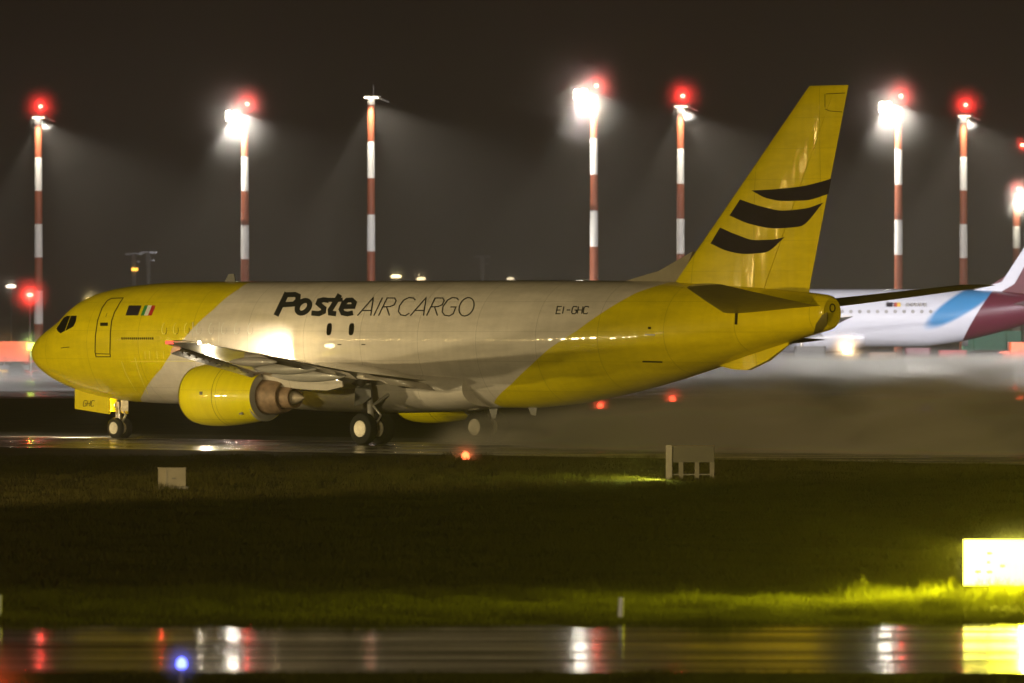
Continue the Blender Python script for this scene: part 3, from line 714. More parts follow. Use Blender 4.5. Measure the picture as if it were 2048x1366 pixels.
near = lambda x, y: 1.0 + 1.1 * np.clip((x - 3.5) / 3.5, 0, 1) * np.clip((y - 107) / 5, 0, 1)
off_runway = lambda x, y: np.where(-(x - NX) * SA - (y - NY) * CA > 14.4, 1.0, 0.02)
tag(grass('grass', 110000, (-9.5, 9.5), (Y_TX - .12, 116), .13, .0045, M['grass'], near), 'lush grass fringe along the far edge of the wet taxiway')
tag(grass('grass', 330000, (-17, 17), (115, 222), .13, .006, M['grass_dry'], off_runway), 'dark rough grass field between the taxiway and the runway')
tag(grass('grass', 12000, (-7, 7), (80, ground_y(1347) + .35), .07, .006, M['grass_dry']), 'dark grass along the bottom edge of the view')

# ------------------------------------------------------------------ bright taxiway sign, lower right
SIGN_D = 113.0
sc_ = F_PX / SIGN_D
p0 = at(1926, 1078, SIGN_D); p1 = at(1926, 1172, SIGN_D)
sw = 2.6
sign = empty('taxiway_sign', (p0.x, SIGN_D, 0), R(-1.5), 'brightly glowing yellow taxiway sign standing in the grass at the right edge', 'sign')
MB().box((sw / 2, .10, (p0.z + p1.z) / 2), (sw, .16, p0.z - p1.z), bev=.02).build('housing', M['dark_grey'], sign)
SIGN_COL = (1.0, .90, .13)
MB().box((sw / 2, 0.0, (p0.z + p1.z) / 2), (sw - .02, .02, p0.z - p1.z - .02)).build('sign_face', glow('sign_face_light', SIGN_COL, 9.5), sign)
for x in (.5, 2.1): MB().box((x, .10, p1.z / 2), (.06, .06, p1.z)).build('leg', M['dark_grey'], sign)
def on_sign(px, py, off=.002):
    return ((px - 1926) / sc_, -.0135 - off, p0.z - (py - 1078) / sc_)
mist('halo_mist', sign, (1.45, -.12, .52), 1.0, 3.2, .2, sc3=(1.95, .5, .80))
# the few strokes of its overexposed black legend that stay readable
M['legend'] = mat('sign_legend', (.30, .28, .01), .6, emit=(1, .85, .02, .3))
for px, py, w_, h_ in ((1979, 1106.5, 7, 3.2), (1977, 1124.5, 5, 2.6), (1956, 1143.5, 8, 3.4), (1979, 1144, 8, 3.4), (2005, 1132, 7, 3.6)):
    a = on_sign(px, py); MB().box((a[0], -.014, a[2]), (1.35 * w_ / sc_, .006, 1.35 * h_ / sc_)).build('lettering', M['legend'], sign)
lamp('AREA', 'sign_light', (1.3, -.06, (p0.z + p1.z) / 2), 700, (1, .88, .02), sign, .7, (.0, -6, -3.2))
bpy.data.lights['sign_light'].spread = R(150)
lamp('SPOT', 'grass_fill_left', (.05, -.75, .78), 3600, (1, .93, .02), sign, .02, (-3.6, -3.4, -.9), 92, 1.0)  # added spot for the lit grass left of the sign
lamp('SPOT', 'grass_fill_front', (.9, -.8, .8), 5500, (1, .92, .03), sign, .02, (.9, -3.4, -1.0), 100, .9)  # added spot for the lit grass in front of the sign
bpy.data.lights['sign_light'].shape = 'RECTANGLE'; bpy.data.lights['sign_light'].size = 2.5; bpy.data.lights['sign_light'].size_y = .6

# sign seen from behind at mid right
D2 = ground_y(958)
b0 = at(1338, 958, D2)
s2 = empty('taxiway_sign', (b0.x, D2, 0), 0, 'dim grey taxiway sign seen from behind with its glow on the grass', 'sign')
k2 = D2 / F_PX
MB().box((0, 0, 34 * k2), (13 * k2, .12, 68 * k2), bev=.01).build('post', mat('pale_post', (.17, .155, .125), .5), s2)
MB().box((49 * k2, .05, 50 * k2), (84 * k2, .12, 33 * k2), bev=.01).build('panel', mat('dim_panel', (.045, .04, .022), .6), s2)
for px in (24, 56, 86):
    MB().box((px * k2, .05, 17 * k2), (9 * k2, .06, 33 * k2)).build('leg', mat('pale_leg', (.09, .08, .055), .6), s2)
MB().box((44 * k2, .05, 9 * k2), (88 * k2, .05, 2 * k2)).build('rail', M['dark_grey'], s2)
lamp('AREA', 'sign_glow', (-.3, -.15, .42), 260, (.9, 1, .12), s2, .35, (-1.2, -.35, 0))  # bare light added for the sign's glow on the grass
0 and lamp('AREA', 'sign_glow_b', (.55, -.15, .36), 60, (.9, 1, .12), s2, .35, (.55, -.25, 0))

# white cabinet box in the grass
D3 = ground_y(978); k3 = D3 / F_PX; c0 = at(331, 978, D3)
cab = empty('equipment_cabinet', (c0.x, D3, 0), 0, 'small white equipment box standing alone in the dark grass', 'cabinet')
a1, a2 = (-15 * k3, 0), (0, -.28)
w_ = 40 * k3; hh = 41 * k3
MB().box((12 * k3, .2, .03), (w_ * 1.7, .8, .06)).build('concrete_base', mat('wet_concrete', (.10, .095, .085), .6, var=.3, scale=6), cab)
cb = MB().prism([(-16 * k3, .28), (0, 0), (w_, .10), (w_ - 14 * k3, .42)], 'z', 0.02, hh)
M['cab'] = mat('cabinet_paint', (.17, .155, .12), .5, var=.12); cb.build('body', M['cab'], cab)
MB().prism([(-17.5 * k3, .285), (0, -.02), (w_ + 1.5 * k3, .085), (w_ - 14 * k3, .45)], 'z', hh, hh + .02).build('lid', M['cab'], cab)
MB().box((3 * k3, .0, 20 * k3), (.012, .012, 34 * k3)).build('door_seam', M['dark_grey'], cab)
MB().box((16 * k3, .025, 21 * k3), (7 * k3, .02, 3 * k3), rz=.14).build('handle', M['dark_grey'], cab)

# reflector posts by the taxiway
for (px, top, bot, wpx, lab) in ((1241, 1195, 1243, 12, 'short pale reflector post in the grass at the taxiway edge'), (-3, 1190, 1240, 12, 'short pale reflector post cut by the left edge of the view')):
    D = ground_y(bot); p = at(px, bot, D); k = D / F_PX
    r = empty('reflector_post', (p.x, D, 0), 0, lab, 'marker post', 'reflector posts at the taxiway edge')
    MB().tube((0, 0, 0), (0, 0, 10 * k), .012).build('stem', M['dark_grey'], r)
    MB().tube((0, 0, 9 * k), (0.01, 0, (bot - top) * k), wpx / 2 * k, wpx / 2 * k * .95, 16).build('sleeve', mat('reflector_sleeve', (.38, .40, .50), .3, var=.1), r, True)

# edge lights -----------------------------------------------------------------
def edge_light(px, py, col, strength, energy, lab, r=.05, h=.25, grp=None, D=None):
    D = D or ground_y(py + 2); p = at(px, py, D)
    e = empty('edge_light', (p.x, D, 0), 0, lab, 'runway light', grp)
    zc = max(.12, p.z)
    MB().tube((0, 0, 0), (0, 0, zc - r), .03, .025, 8).tube((0, 0, zc - r - .03), (0, 0, zc - r), r * 1.2, r * 1.2, 12).build('base', M['dark_grey'], e)
    MB().lathe([(-r, r * .7), (-r * .3, r), (r * .5, r * .8), (r, r * .2)], (0, 0, zc), 'z', 14, close=True).build('lens', glow('lens_' + lab[:6], col, strength), e, True)
    lamp('POINT', 'lens_glow', (0, -r * 1.6, zc + .02), energy, col, e, r * .8)
    mist('halo_mist', e, (0, -r, zc), r * 5, 1.6)
    return e
for px, py, c_, st, r_, lab in ((1345, 801, (1, .07, .03), 6, .16, 'red stop light glowing in the mist under the tail of the cargo jet'), (1200, 815, (1, .07, .03), 5, .13, 'red stop light half hidden by the belly of the cargo jet'),
    (2030, 779, (1, .07, .03), 5, .15, 'upper red light low in the mist at the right edge'), (2040, 799, (1, .09, .03), 4, .11, 'lower red light in the mist at the right edge'),
    (1880, 777, (1, .38, .08), 4, .10, 'orange light in the mist below the passenger jet tail'), (1576, 777, (1, .38, .10), 3, .10, 'orange light in the mist just right of the tail skid'),
    (1691, 775, (.3, 1, .35), 2, .09, 'small green light in the mist under the bright work lamp'), (1852, 824, (.25, .2, 1), 2, .08, 'faint violet light low in the mist right of the tail')):
    edge_light(px, py, c_, st, 45, lab, r_)
edge_light(363, 1326, (.10, .13, 1.0), 8, 5, 'small blue taxiway light glowing on the wet near pavement', .06, D=84.5)
edge_light(931, 918, (1, .17, .05), 4.5, 10, 'small amber red runway edge light at the edge of the dark grass', .12)
rl_ = edge_light(-70, 1372, (1, .05, .01), 40, 60, 'red edge light just beyond the lower left corner of the view', .06, D=80)
mist('halo_mist', rl_, (.25, -.1, .25), .75, .5)

# ------------------------------------------------------------------ high masts
def band_mat():
    m, nt, b = nodes_of('mast_bands')
    tc = N(nt, 'ShaderNodeTexCoord'); sep = N(nt, 'ShaderNodeSeparateXYZ'); L(nt, tc.outputs['Object'], sep.inputs[0])
    d = N(nt, 'ShaderNodeMath', operation='DIVIDE'); d.inputs[1].default_value = 6.1; L(nt, sep.outputs['Z'], d.inputs[0])
    a = N(nt, 'ShaderNodeMath', operation='ADD'); a.inputs[1].default_value = 10 + 0.62 / 6.1; L(nt, d.outputs[0], a.inputs[0])
    fr = N(nt, 'ShaderNodeMath', operation='FRACT'); L(nt, a.outputs[0], fr.inputs[0])
    r = ramp(nt, [(0, (.24, .065, .03)), (.5, (.72, .72, .70))], 'CONSTANT')
    # z = 0 is the mast top: just below it comes a red band
    su = N(nt, 'ShaderNodeMath', operation='SUBTRACT'); su.inputs[0].default_value = 1.0; L(nt, fr.outputs[0], su.inputs[1])
    L(nt, su.outputs[0], r.inputs['Fac']); L(nt, r.outputs['Color'], b.inputs['Base Color'])
    b.inputs['Roughness'].default_value = .55
    return m
M['bands'] = band_mat()
M['lampwhite'] = glow('flood_lamp', (1, .93, .74), 90)
M['lampred'] = glow('obstruction_lamp', (1, .10, .06), 60)
COOL = (1.0, .93, .80)
masts = [ # px, y of pole top, distance, red y, lit side, label
 (77, 235, 705, 213, 0, 'unlit banded mast at the far left with a second red lamp low down'),
 (490, 232, 689, 208, 1, 'banded mast with glaring white floodlight above the nose of the cargo jet'),
 (742, 195, 641, None, 0, 'banded mast with no red lamp behind the middle of the cargo jet'),
 (1188, 190, 650, 172, 1, 'banded mast with glaring white floodlight behind the rear of the fuselage'),
 (1361, 213, 669, 192, 0, 'banded mast with red lamp just left of the yellow tail fin'),
 (1797, 215, 669, 192, 1, 'banded mast with glaring white floodlight just right of the yellow tail fin'),
 (1927, 232, 694, 210, 0, 'banded mast with red lamp second from the right edge'),
 (2033, 400, 1073, 378, 2, 'shorter distant banded mast with white lamp at the right edge')]
for px, yt, D, yr, lit, lab in masts:
    p = at(px, yt, D); H = p.z
    t = empty('floodlight_mast', (p.x, D, 0), 0, lab, 'light mast', 'red and white banded floodlight masts')
    k = D / F_PX
    po = MB(); po.tube((0, 0, -H), (0, 0, 0), 9.0 * k, 7.2 * k, 20)
    if px in (490, 1188, 1797): po.tube((0, 0, -9.35), (0, 0, -9.2), 9.3 * k, 9.3 * k, 20)
    o = po.build('pole', M['bands'], t, True); o.location = (0, 0, H)
    # platform, tilted a little
    pf = MB(); pf.box((0.1, 0, .06), (1.5, .9, .10), bev=.1).tube((.3, 0, .08), (1.5, 0, -.38), .05, .05, 8)
    pf.tube((.2, 0, .1), (.2, 0, 1.0), .03, .03, 8)
    pl = pf.build('platform', M['grey'], t); pl.location = (0, 0, H)
    if yr:
        rz = (yt - yr) * k
        rl = MB().lathe([(-.12, .10), (-.05, .17), (.07, .17), (.14, .06)], (.2, 0, rz), 'z', 12, close=True).build('obstruction_light', M['lampred'], t, True); rl.location = (0, 0, H)
        lamp('POINT', 'obstruction_glow', (.2, -.3, H + rz), 520, (1, .018, .015), t, .15)
        mist('halo_mist', t, (.2, -.2, H + rz), 2.4, .42)
    if lit == 1:
        fb2 = MB()
        fb2.box((-1.15, -.1, .0), (1.3, .3, .9), bev=.05).build('floodlight_housing', M['dark_grey'], t).location = (0, 0, H)
        fl = MB()
        for ax in (-1.45, -.85):
            for az in (-.2, .22): fl.lathe([(0, .24), (.05, .26)], (ax, -.31, az), 'y', 16, close=True)
        fo = fl.build('floodlight', M['lampwhite'], t); fo.location = (0, 0, H)
        lamp('POINT', 'flood_halo', (-1.15, -1.0, H), 800, COOL, t, .4)
        mist('halo_mist', t, (-1.15, -.6, H), 5.6, .030)
        lamp('SPOT', 'flood_beam', (-1.15, -.8, H), 30000, COOL, t, .4, (8, -7, 0), 118, .35)
        lamp('SPOT', 'pole_wash', (-.3, -1.6, H + .4), 9500, (1, .9, .7), t, .2, (0, -.2, H - 6), 80, .5)
    elif lit == 2:
        fo = MB().lathe([(0, .3), (.05, .3)], (1.0, -.4, .1), 'y', 16, close=True).build('floodlight', M['lampwhite'], t); fo.location = (0, 0, H)
        lamp('POINT', 'flood_halo', (1.0, -1.0, H + .1), 4000, COOL, t, .4)
        mist('halo_mist', t, (1.0, -.6, H), 4.0, .3)
        lamp('SPOT', 'pole_wash', (-.3, -1.8, H + .4), 9500, (1, .9, .7), t, .2, (0, -.2, H - 6), 80, .5)
    else:
        MB().box((0.02, -.5, -.03), (1.1, .12, .09), bev=.02).build('floodlight', glow('warm_strip', (1, .85, .6), 7 if yr else 22), t).location = (0, 0, H)  # glowing strip added under the platform for its lit edge
        lamp('SPOT', 'flood_beam', (.0, .9, H - .5), 52000, COOL, t, .3, (9, -5, 0), 110, .35)
        lamp('SPOT', 'pole_wash', (-.1, -1.6, H + .2), 10000, (1, .88, .68), t, .2, (0, -.2, H - 6), 80, .5)
    if px == 77:
        q = at(60, 590, D - 30)
        r2 = MB().tube((p.x * 0, 0, 0), (0, 0, 0.01), .01)
        low = empty('obstruction_lamp_post', (q.x, D - 30, 0), 0, 'low post with a glowing red lamp in front of the far left mast', 'lamp')
        MB().tube((0, 0, 0), (0, 0, q.z - .1), .10, .06, 10).build('pole', M['dark_grey'], low)
        MB().lathe([(-.12, .12), (-.05, .26), (.07, .26), (.14, .06)], (0, 0, q.z), 'z', 12, close=True).build('lamp', glow('low_red_lamp', (1, .16, .12), 25), low, True)
        lamp('POINT', 'lamp_glow', (0, -.5, q.z), 700, (1, .035, .02), low, .2)
        mist('halo_mist', low, (0, -.3, q.z), 2.3, .7)
# lone red lamp of a mast mostly outside the right edge
q = at(2036, 290, 640)
lm = empty('obstruction_lamp_post', (q.x + .5, 640, 0), 0, 'tall dark slender post with small red lamp at the far right edge', 'lamp')
MB().tube((0, 0, 0), (0, 0, q.z - .1), .06, .03, 10).build('pole', M['dark_grey'], lm)
MB().lathe([(-.1, .1), (-.05, .2), (.05, .2), (.1, .06)], (-.1, 0, q.z), 'z', 12, close=True).build('lamp', M['lampred'], lm, True)
lamp('POINT', 'lamp_glow', (-.1, -.3, q.z), 300, (1, .035, .02), lm, .2)
mist('halo_mist', lm, (-.1, -.2, q.z), 1.3, .15)

# distant dark poles and small lights
for px, yt, D, lab in ((268, 508, 1000, 'dim distant pole with an amber lamp left of the jet nose'), (297, 505, 1010, 'dim distant pole right of the one with the amber lamp'), (965, 513, 1050, 'dim distant pole behind the white roof of the cargo jet')):
    p = at(px, yt, D)
    e = empty('distant_pole', (p.x, D, 0), 0, lab, 'pole', 'dim distant poles')
    MB().tube((0, 0, 0), (0, 0, p.z), .35, .3, 10).build('pole', M['grey'], e)
    MB().box((0, 0, p.z), (2.2, .3, .25)).box((.2, 0, p.z - 1.0), (1.2, .3, .2)).build('head', M['grey'], e)
    if px == 268:
        MB().box((.1, -.4, p.z - 2.0), (.8, .15, .35)).build('lamp', glow('amber_lamp', (1, .45, .05), 5), e)
for px, py, D, col, st, r, lab in ((22, 572, 900, (1, .85, .65), 6, .32, 'small white lamp in the haze at the far left edge'), (183, 598, 800, (1, .75, .3), 10, .30, 'warm lamp glowing just above the cockpit roof'),
   (792, 552, 900, (1, .8, .4), 5, .35, 'small warm lamp peeping over the white fuselage roof'), (842, 557, 900, (1, .75, .4), 3, .3, 'dim warm lamp right of the one over the fuselage roof'), (1021, 557, 930, (1, .8, .5), 2, .25, 'faint lamp over the rear fuselage roof'),
   (8, 692, 560, (1, .5, .1), 6, .16, 'orange lamp left of the small yellow sign')):
    p = at(px, py, D)
    e = empty('street_lamp', (p.x, D, 0), 0, lab, 'lamp', 'small lamps far across the airfield')
    MB().tube((0, .2, 0), (0, .2, p.z), .09, .06, 8).build('pole', M['dark_grey'], e)
    MB().lathe([(-.6 * r, r * 1.5), (0, r * 1.9), (.5 * r, r)], (0, 0, p.z), 'z', 12, close=True).build('lamp', glow('far_lamp', col, st), e, True)
    lamp('POINT', 'lamp_glow', (0, -.7, p.z), 25 * st, col, e, .2)
    mist('halo_mist', e, (0, -.5, p.z), 2.0, .12)

# ------------------------------------------------------------------ second airliner far behind (white, blue sweep, maroon tail)
AZ = 5.83
def livery2():
    m, nt, b = nodes_of('white_blue_maroon_livery')
    tc = N(nt, 'ShaderNodeTexCoord'); sep = N(nt, 'ShaderNodeSeparateXYZ'); L(nt, tc.outputs['Object'], sep.inputs[0])
    def lin(ax, az, c):   # ax*x + az*z > c
        a = N(nt, 'ShaderNodeMath', operation='MULTIPLY'); a.inputs[1].default_value = ax; L(nt, sep.outputs['X'], a.inputs[0])
        bb = N(nt, 'ShaderNodeMath', operation='MULTIPLY_ADD'); bb.inputs[1].default_value = az; L(nt, sep.outputs['Z'], bb.inputs[0]); L(nt, a.outputs[0], bb.inputs[2])
        g = N(nt, 'ShaderNodeMath', operation='GREATER_THAN'); g.inputs[1].default_value = c; L(nt, bb.outputs[0], g.inputs[0]); return g
    mar = lin(1, -.603, 27.62)
    def comb(ax, az, c):
        a = N(nt, 'ShaderNodeMath', operation='MULTIPLY_ADD'); a.inputs[1].default_value = ax; a.inputs[2].default_value = c; L(nt, sep.outputs['X'], a.inputs[0])
        q = N(nt, 'ShaderNodeMath', operation='MULTIPLY_ADD'); q.inputs[1].default_value = az; L(nt, sep.outputs['Z'], q.inputs[0]); L(nt, a.outputs[0], q.inputs[2])
        w = N(nt, 'ShaderNodeMath', operation='POWER'); w.inputs[1].default_value = 2; ab = N(nt, 'ShaderNodeMath', operation='ABSOLUTE'); L(nt, q.outputs[0], ab.inputs[0]); L(nt, ab.outputs[0], w.inputs[0]); return w
    th = R(33); cx_, cz_ = 29.3, 5.0; ct, st_ = math.cos(th), math.sin(th)
    u = comb(ct / 3.6, st_ / 3.6, -(cx_ * ct + cz_ * st_) / 3.6); w2 = comb(-st_ / .85, ct / .85, (cx_ * st_ - cz_ * ct) / .85)
    sm = N(nt, 'ShaderNodeMath', operation='ADD'); L(nt, u.outputs[0], sm.inputs[0]); L(nt, w2.outputs[0], sm.inputs[1])
    lt = N(nt, 'ShaderNodeMapRange', interpolation_type='SMOOTHSTEP'); lt.inputs['From Min'].default_value = 1.15; lt.inputs['From Max'].default_value = .55; L(nt, sm.outputs[0], lt.inputs['Value'])
    m1 = N(nt, 'ShaderNodeMix', data_type='RGBA'); m1.inputs['A'].default_value = (.76, .76, .80, 1); m1.inputs['B'].default_value = (.06, .28, .55, 1); L(nt, lt.outputs[0], m1.inputs['Factor'])
    m2 = N(nt, 'ShaderNodeMix', data_type='RGBA'); m2.inputs['B'].default_value = (.13, .016, .035, 1); L(nt, m1.outputs['Result'], m2.inputs['A']); L(nt, mar.outputs[0], m2.inputs['Factor'])
    L(nt, m2.outputs['Result'], b.inputs['Base Color']); b.inputs['Roughness'].default_value = .35; b.inputs['Coat Weight'].default_value = .4
    return m
F2 = [(0, 3.5, 3.4, .05, 3.45), (.5, 4.2, 2.75, .8, 3.5), (2, 5.1, 2.1, 1.5, 3.65), (4, 5.72, 1.8, 1.85, 3.75), (6.5, AZ, 1.69, 1.975, 3.8), (25.5, AZ, 1.69, 1.975, 3.8), (28, 5.82, 1.95, 1.9, 3.9), (31, 5.72, 2.6, 1.5, 4.25), (34, 5.45, 3.5, .95, 4.6), (36.6, 5.1, 4.3, .45, 4.75), (37.5, 4.95, 4.6, .2, 4.8)]
g2 = [pchip([r[0] for r in F2], [r[k] for r in F2]) for k in (1, 2, 3, 4)]
def fus2(s, a):
    t, b, w, c = [g(s) for g in g2]; ca, sa = math.cos(a), math.sin(a)
    return (s, w * sa, c + (t - c) * ca if ca > 0 else c + (c - b) * ca)
D4 = 552
tail_px = 2048
A2 = R(10)
k4 = D4 / F_PX
n4x = (1985 - 1024) * k4 - 31.0 * math.cos(A2)
air = empty('passenger_jet', (n4x, D4 + 31 * math.sin(A2), 0), -A2, 'white passenger jet with blue sweep and maroon tail parked behind the yellow tail', 'airplane')
LV2 = livery2()
M['maroon'] = mat('maroon_paint', (.13, .016, .035), .35, coat=.5); M['white2'] = mat('clean_white_paint', (.76, .76, .80), .35, var=.04, coat=.4)
fuselage('fuselage', fus2, list(np.linspace(0, 6.5, 16)) + list(np.linspace(8, 25.5, 10)) + list(np.linspace(26, 37.5, 24)), LV2, air, 40)
fuselage('belly_fairing', lambda s, a: (s, (1.5 + .75 * math.sin(math.pi * (s - 11) / 11) ** .5) * math.sin(a), 2.35 + (.5 + .6 * math.sin(math.pi * (s - 11) / 11) ** .5) * -math.cos(a)), list(np.linspace(11.05, 21.95, 18)), M['white2'], air, 28)
wl = MB()
for i in range(36):
    s = 6.3 + i * .64
    if s > 27: break
    wn = MB().lathe([(-.0, .13), (.02, .13)], (s, -1.99, 4.22), 'y', 10, close=True)
    o = wn.build('window', M['grey'], air)
for x0, m_, w_ in ((23.6, 'navy', .42), (24.15, 'red', .2), (24.35, 'gold', .25)):
    MB().box((x0 + w_ / 2, -1.95, 4.72), (w_, .03, .3)).build('flag', M.get(m_) or mat('flag_gold', (.8, .5, .03), .4), air)
for q_ in range(5): MB().box((25.1 + q_ * .32, -1.95, 4.72), (.2, .03, .24)).build('registration', M['grey'], air)
finp = [(30.2, 5.7), (32.3, 7.0), (35.2, 11.7), (37.1, 11.7), (36.2, 5.2), (31, 5.2)]
f2 = MB().prism(finp, 'y', -.16, .16).build('tail_fin', M['maroon'], air)
MB().prism([(29.6, 5.75), (31.7, 6.35), (35.2, 11.75), (35.75, 11.75), (32.6, 6.2), (31.4, 5.5)], 'y', -.2, .2).build('fin_leading_edge', M['white2'], f2)
for sd in (1, -1):
    loft([[(a, -sd * l, z), (a + .4 * (b_ - a), -sd * l, z + .15), (b_, -sd * l, z), (a + .4 * (b_ - a), -sd * l, z - .15)] for l, a, b_, z in ((.5, 32.2, 36.0, 4.7), (6.2, 35.2, 37.1, 5.3))], M['white2'], 'stabilizer', air)
    loft([[(a, -sd * l, z), (a + .4 * (b_ - a), -sd * l, z + .3 * k), (b_, -sd * l, z), (a + .4 * (b_ - a), -sd * l, z - .3 * k)] for l, a, b_, z, k in ((1.5, 12, 19, 2.4, 1), (6.2, 15.4, 19.4, 2.75, .7), (17, 21.5, 23.2, 3.9, .3))], M['wing'], 'wing', air)
    MB().lathe([(0, .9), (.1, 1.02), (1, 1.1), (2.2, 1.05), (3.2, .8), (3.2, .6), (4.3, .35)], (11.5, -sd * 5.75, 1.75), 'x', 28, close=True).build('engine_cowling', M['white2'], air, True)
    mg = MB().tube((17.7, -sd * 3.8, .5), (17.7, -sd * 3.8, 2.4), .13).build('main_gear', M['strut'], air)
    for dy in (-.45, .45): MB().lathe([(-.2, .3), (-.2, .5), (-.1, .58), (.1, .58), (.2, .5), (.2, .3)], (17.7, -sd * 3.8 + dy, .58), 'y', 20, close=True).build('wheel', M['tyre'], mg, True)
MB().tube((5.1, 0, .4), (5.1, 0, 2.0), .1).build('nose_gear', M['strut'], air)
q = at(1692, 700, 520)
lt = empty('low_bright_lamp', (q.x, 520, 0), 0, 'low bright warm lamp shining below the passenger jet wing', 'lamp')  # lamp on a stand, added where another plane's landing light glares
MB().tube((0, .3, 0), (0, .3, q.z), .03, .03, 8).tube((0, .3, q.z), (0, 0, q.z), .03, .03, 8).box((0, .3, .1), (.7, .7, .2), bev=.1).build('stand', M['dark_grey'], lt)
MB().lathe([(0, .14), (.05, .16), (.15, .10)], (0, -.1, q.z), 'y', 14, close=True).build('lamp', glow('low_bright_lamp_glow', (1, .72, .40), 60), lt, True)
lamp('POINT', 'lamp_glow', (0, -.6, q.z), 1100, (1, .62, .30), lt, .15)
mist('halo_mist', lt, (0, -.5, q.z), 1.7, .3)

# ground vehicles on the apron
M['orange'] = mat('orange_paint', (.75, .10, .02), .4, coat=.4); M['vgreen'] = mat('green_paint', (.05, .22, .12), .5)
def vehicle(px, D, length, height, m_, lab, name='service_truck', rz=0.0, cab_left=True):
    p = at(px, 0, D, 0); e = empty(name, (p.x, D, 0), rz, lab, 'truck')
    MB().box((length * .58, 0, .95 + height * .32), (length * .82, 2.2, height * .62), bev=.1).build('body', m_, e)
    MB().prism([(0, .5), (0, 1.3), (length * .05, height * .8), (length * .17, height * .82), (length * .17, .5)], 'y', -1.05, 1.05).build('cab', m_, e)
    MB().box((length * .5, 0, .6), (length * .96, 2.0, .3), bev=.05).build('chassis', M['dark_grey'], e)
    MB().box((length * .03, -1.07, height * .62), (length * .1, .03, height * .22)).build('side_window', M['glass'], e)
    for x in (length * .16, length * .8):
        for yy in (-1.0, 1.0): MB().lathe([(-.14, .3), (-.12, .45), (.12, .45), (.14, .3)], (x, yy, .46), 'y', 18, close=True).build('wheel', M['tyre'], e, True)
    return e
vehicle(-90, 500, 5.0, 2.1, M['orange'], 'orange service truck on the apron left of the jet nose')
vehicle(1990, 505, 5.2, 2.0, M['orange'], 'orange service truck on the apron at the right edge')
vehicle(1925, 650, 5.0, 2.6, M['vgreen'], 'green service truck beyond the passenger jet tail')
vehicle(1530, 560, 4.5, 1.9, mat('cream_paint', (.5, .42, .2), .5), 'cream service truck under the passenger jet')
def cart(px, D, w, h, m_, lab):
    p = at(px, 0, D, 0); e = empty('baggage_cart', (p.x, D, 0), 0, lab, 'cart', 'baggage carts under the passenger jet')
    MB().box((0, 0, .45), (w, 1.4, .12), bev=.05).build('deck', M['dark_grey'], e)
    MB().box((0, 0, .5 + h / 2), (w * .9, 1.2, h), bev=.12).build('load', m_, e)
    MB().tube((w / 2, 0, .4), (w / 2 + .7, 0, .35), .04).build('tow_bar', M['dark_grey'], e)
    for x in (-w * .35, w * .35):
        for yy in (-.62, .62): MB().lathe([(-.06, .1), (-.06, .2), (.06, .2), (.06, .1)], (x, yy, .21), 'y', 14, close=True).build('wheel', M['tyre'], e, True)
for a in ((1620, 535, 2.4, 1.3, M['dark_grey'], 'dark loaded baggage cart under the front of the passenger jet'), (1765, 530, 2.2, .9, M['titan'], 'brown loaded baggage cart below the passenger jet belly'),
          (1835, 532, 2.0, 1.2, M['maroon'], 'maroon loaded baggage cart below the blue sweep of the passenger jet'), (1905, 540, 2.2, 1.0, M['red'], 'red loaded baggage cart below the maroon tail of the passenger jet')): cart(*a)
# small lit yellow sign by the jet's nose
q = at(62, 700, 480); k5 = 480 / F_PX
sg = empty('lit_sign', (q.x, 480, 0), 0, 'small glowing yellow green sign beside the tip of the jet nose', 'sign')
MB().box((0, 0, q.z + 7 * k5), (16 * k5, .1, 14 * k5)).build('panel', glow('yellow_green_sign', (.85, 1, .12), 5), sg)
MB().box((0, .08, q.z / 2), (.1, .08, q.z)).build('post', M['dark_grey'], sg)
lamp('POINT', 'sign_halo', (0, -.5, q.z + 7 * k5), 150, (.7, 1, .1), sg, .2)
mist('halo_mist', sg, (0, -.4, q.z + .3), 1.3, .3)

# ------------------------------------------------------------------ unseen floodlights added to light the jet, spray and apron
def unseen_mast(x, y, z, energy, tgt, cone, lab, col=WARM, blend=.5):
    e = empty('floodlight_mast', (x, y, 0), 0, lab, 'light mast')
    MB().tube((0, 0, 0), (0, 0, z), .3, .18, 16).build('pole', M['grey'], e)
    MB().box((0, 0, z + .2), (1.2, 1.2, .5), bev=.1).build('floodlight_housing', M['dark_grey'], e)
    lamp('SPOT', 'flood_beam', (0.9, -.9, z), energy, col, e, .5, (tgt[0] - x, tgt[1] - y, tgt[2]), cone, blend)
COL_K = (1, .80, .40)
unseen_mast(-82, 225, 3.2, 90000, L2W(6, 0, 3), 40, 'added unseen floodlight mast beyond the nose of the jet', COL_K, .9)
unseen_mast(-75, -250, 26, 2700000, (0, 180, 0), 14, 'added unseen tall floodlight mast behind the viewer on the left', COL_K, .4)
unseen_mast(-50, 110, 7, 330000, (15, 226, -1), 15, 'added unseen floodlight mast to the left beside the taxiway', (1, .72, .32), .8)
lamp_low = unseen_mast(-41, 226, 1.3, 15000, L2W(9, 6, 2.0), 60, 'added unseen low floodlight in the grass beyond the left edge', (1, .80, .42), .8)  # low light added for the wing underside, engine and nose belly
unseen_mast(52, 392, 9, 1300000, (12, 440, 0), 70, 'added unseen floodlight mast lighting the mist on the right', (1.0, .95, .88), .7)
unseen_mast(-52, 392, 9, 350000, (-18, 440, 0), 60, 'added unseen floodlight mast lighting the mist on the left', (1.0, .97, .95), .7)
unseen_mast(62, 440, 18, 800000, (22, 552, 2), 70, 'added unseen floodlight mast lighting the passenger jet', (.92, .90, 1.0), .6)
unseen_mast(-70, 455, 18, 280000, (-25, 520, 0), 80, 'added unseen floodlight mast lighting the apron on the left', (.92, .90, 1.0), .6)
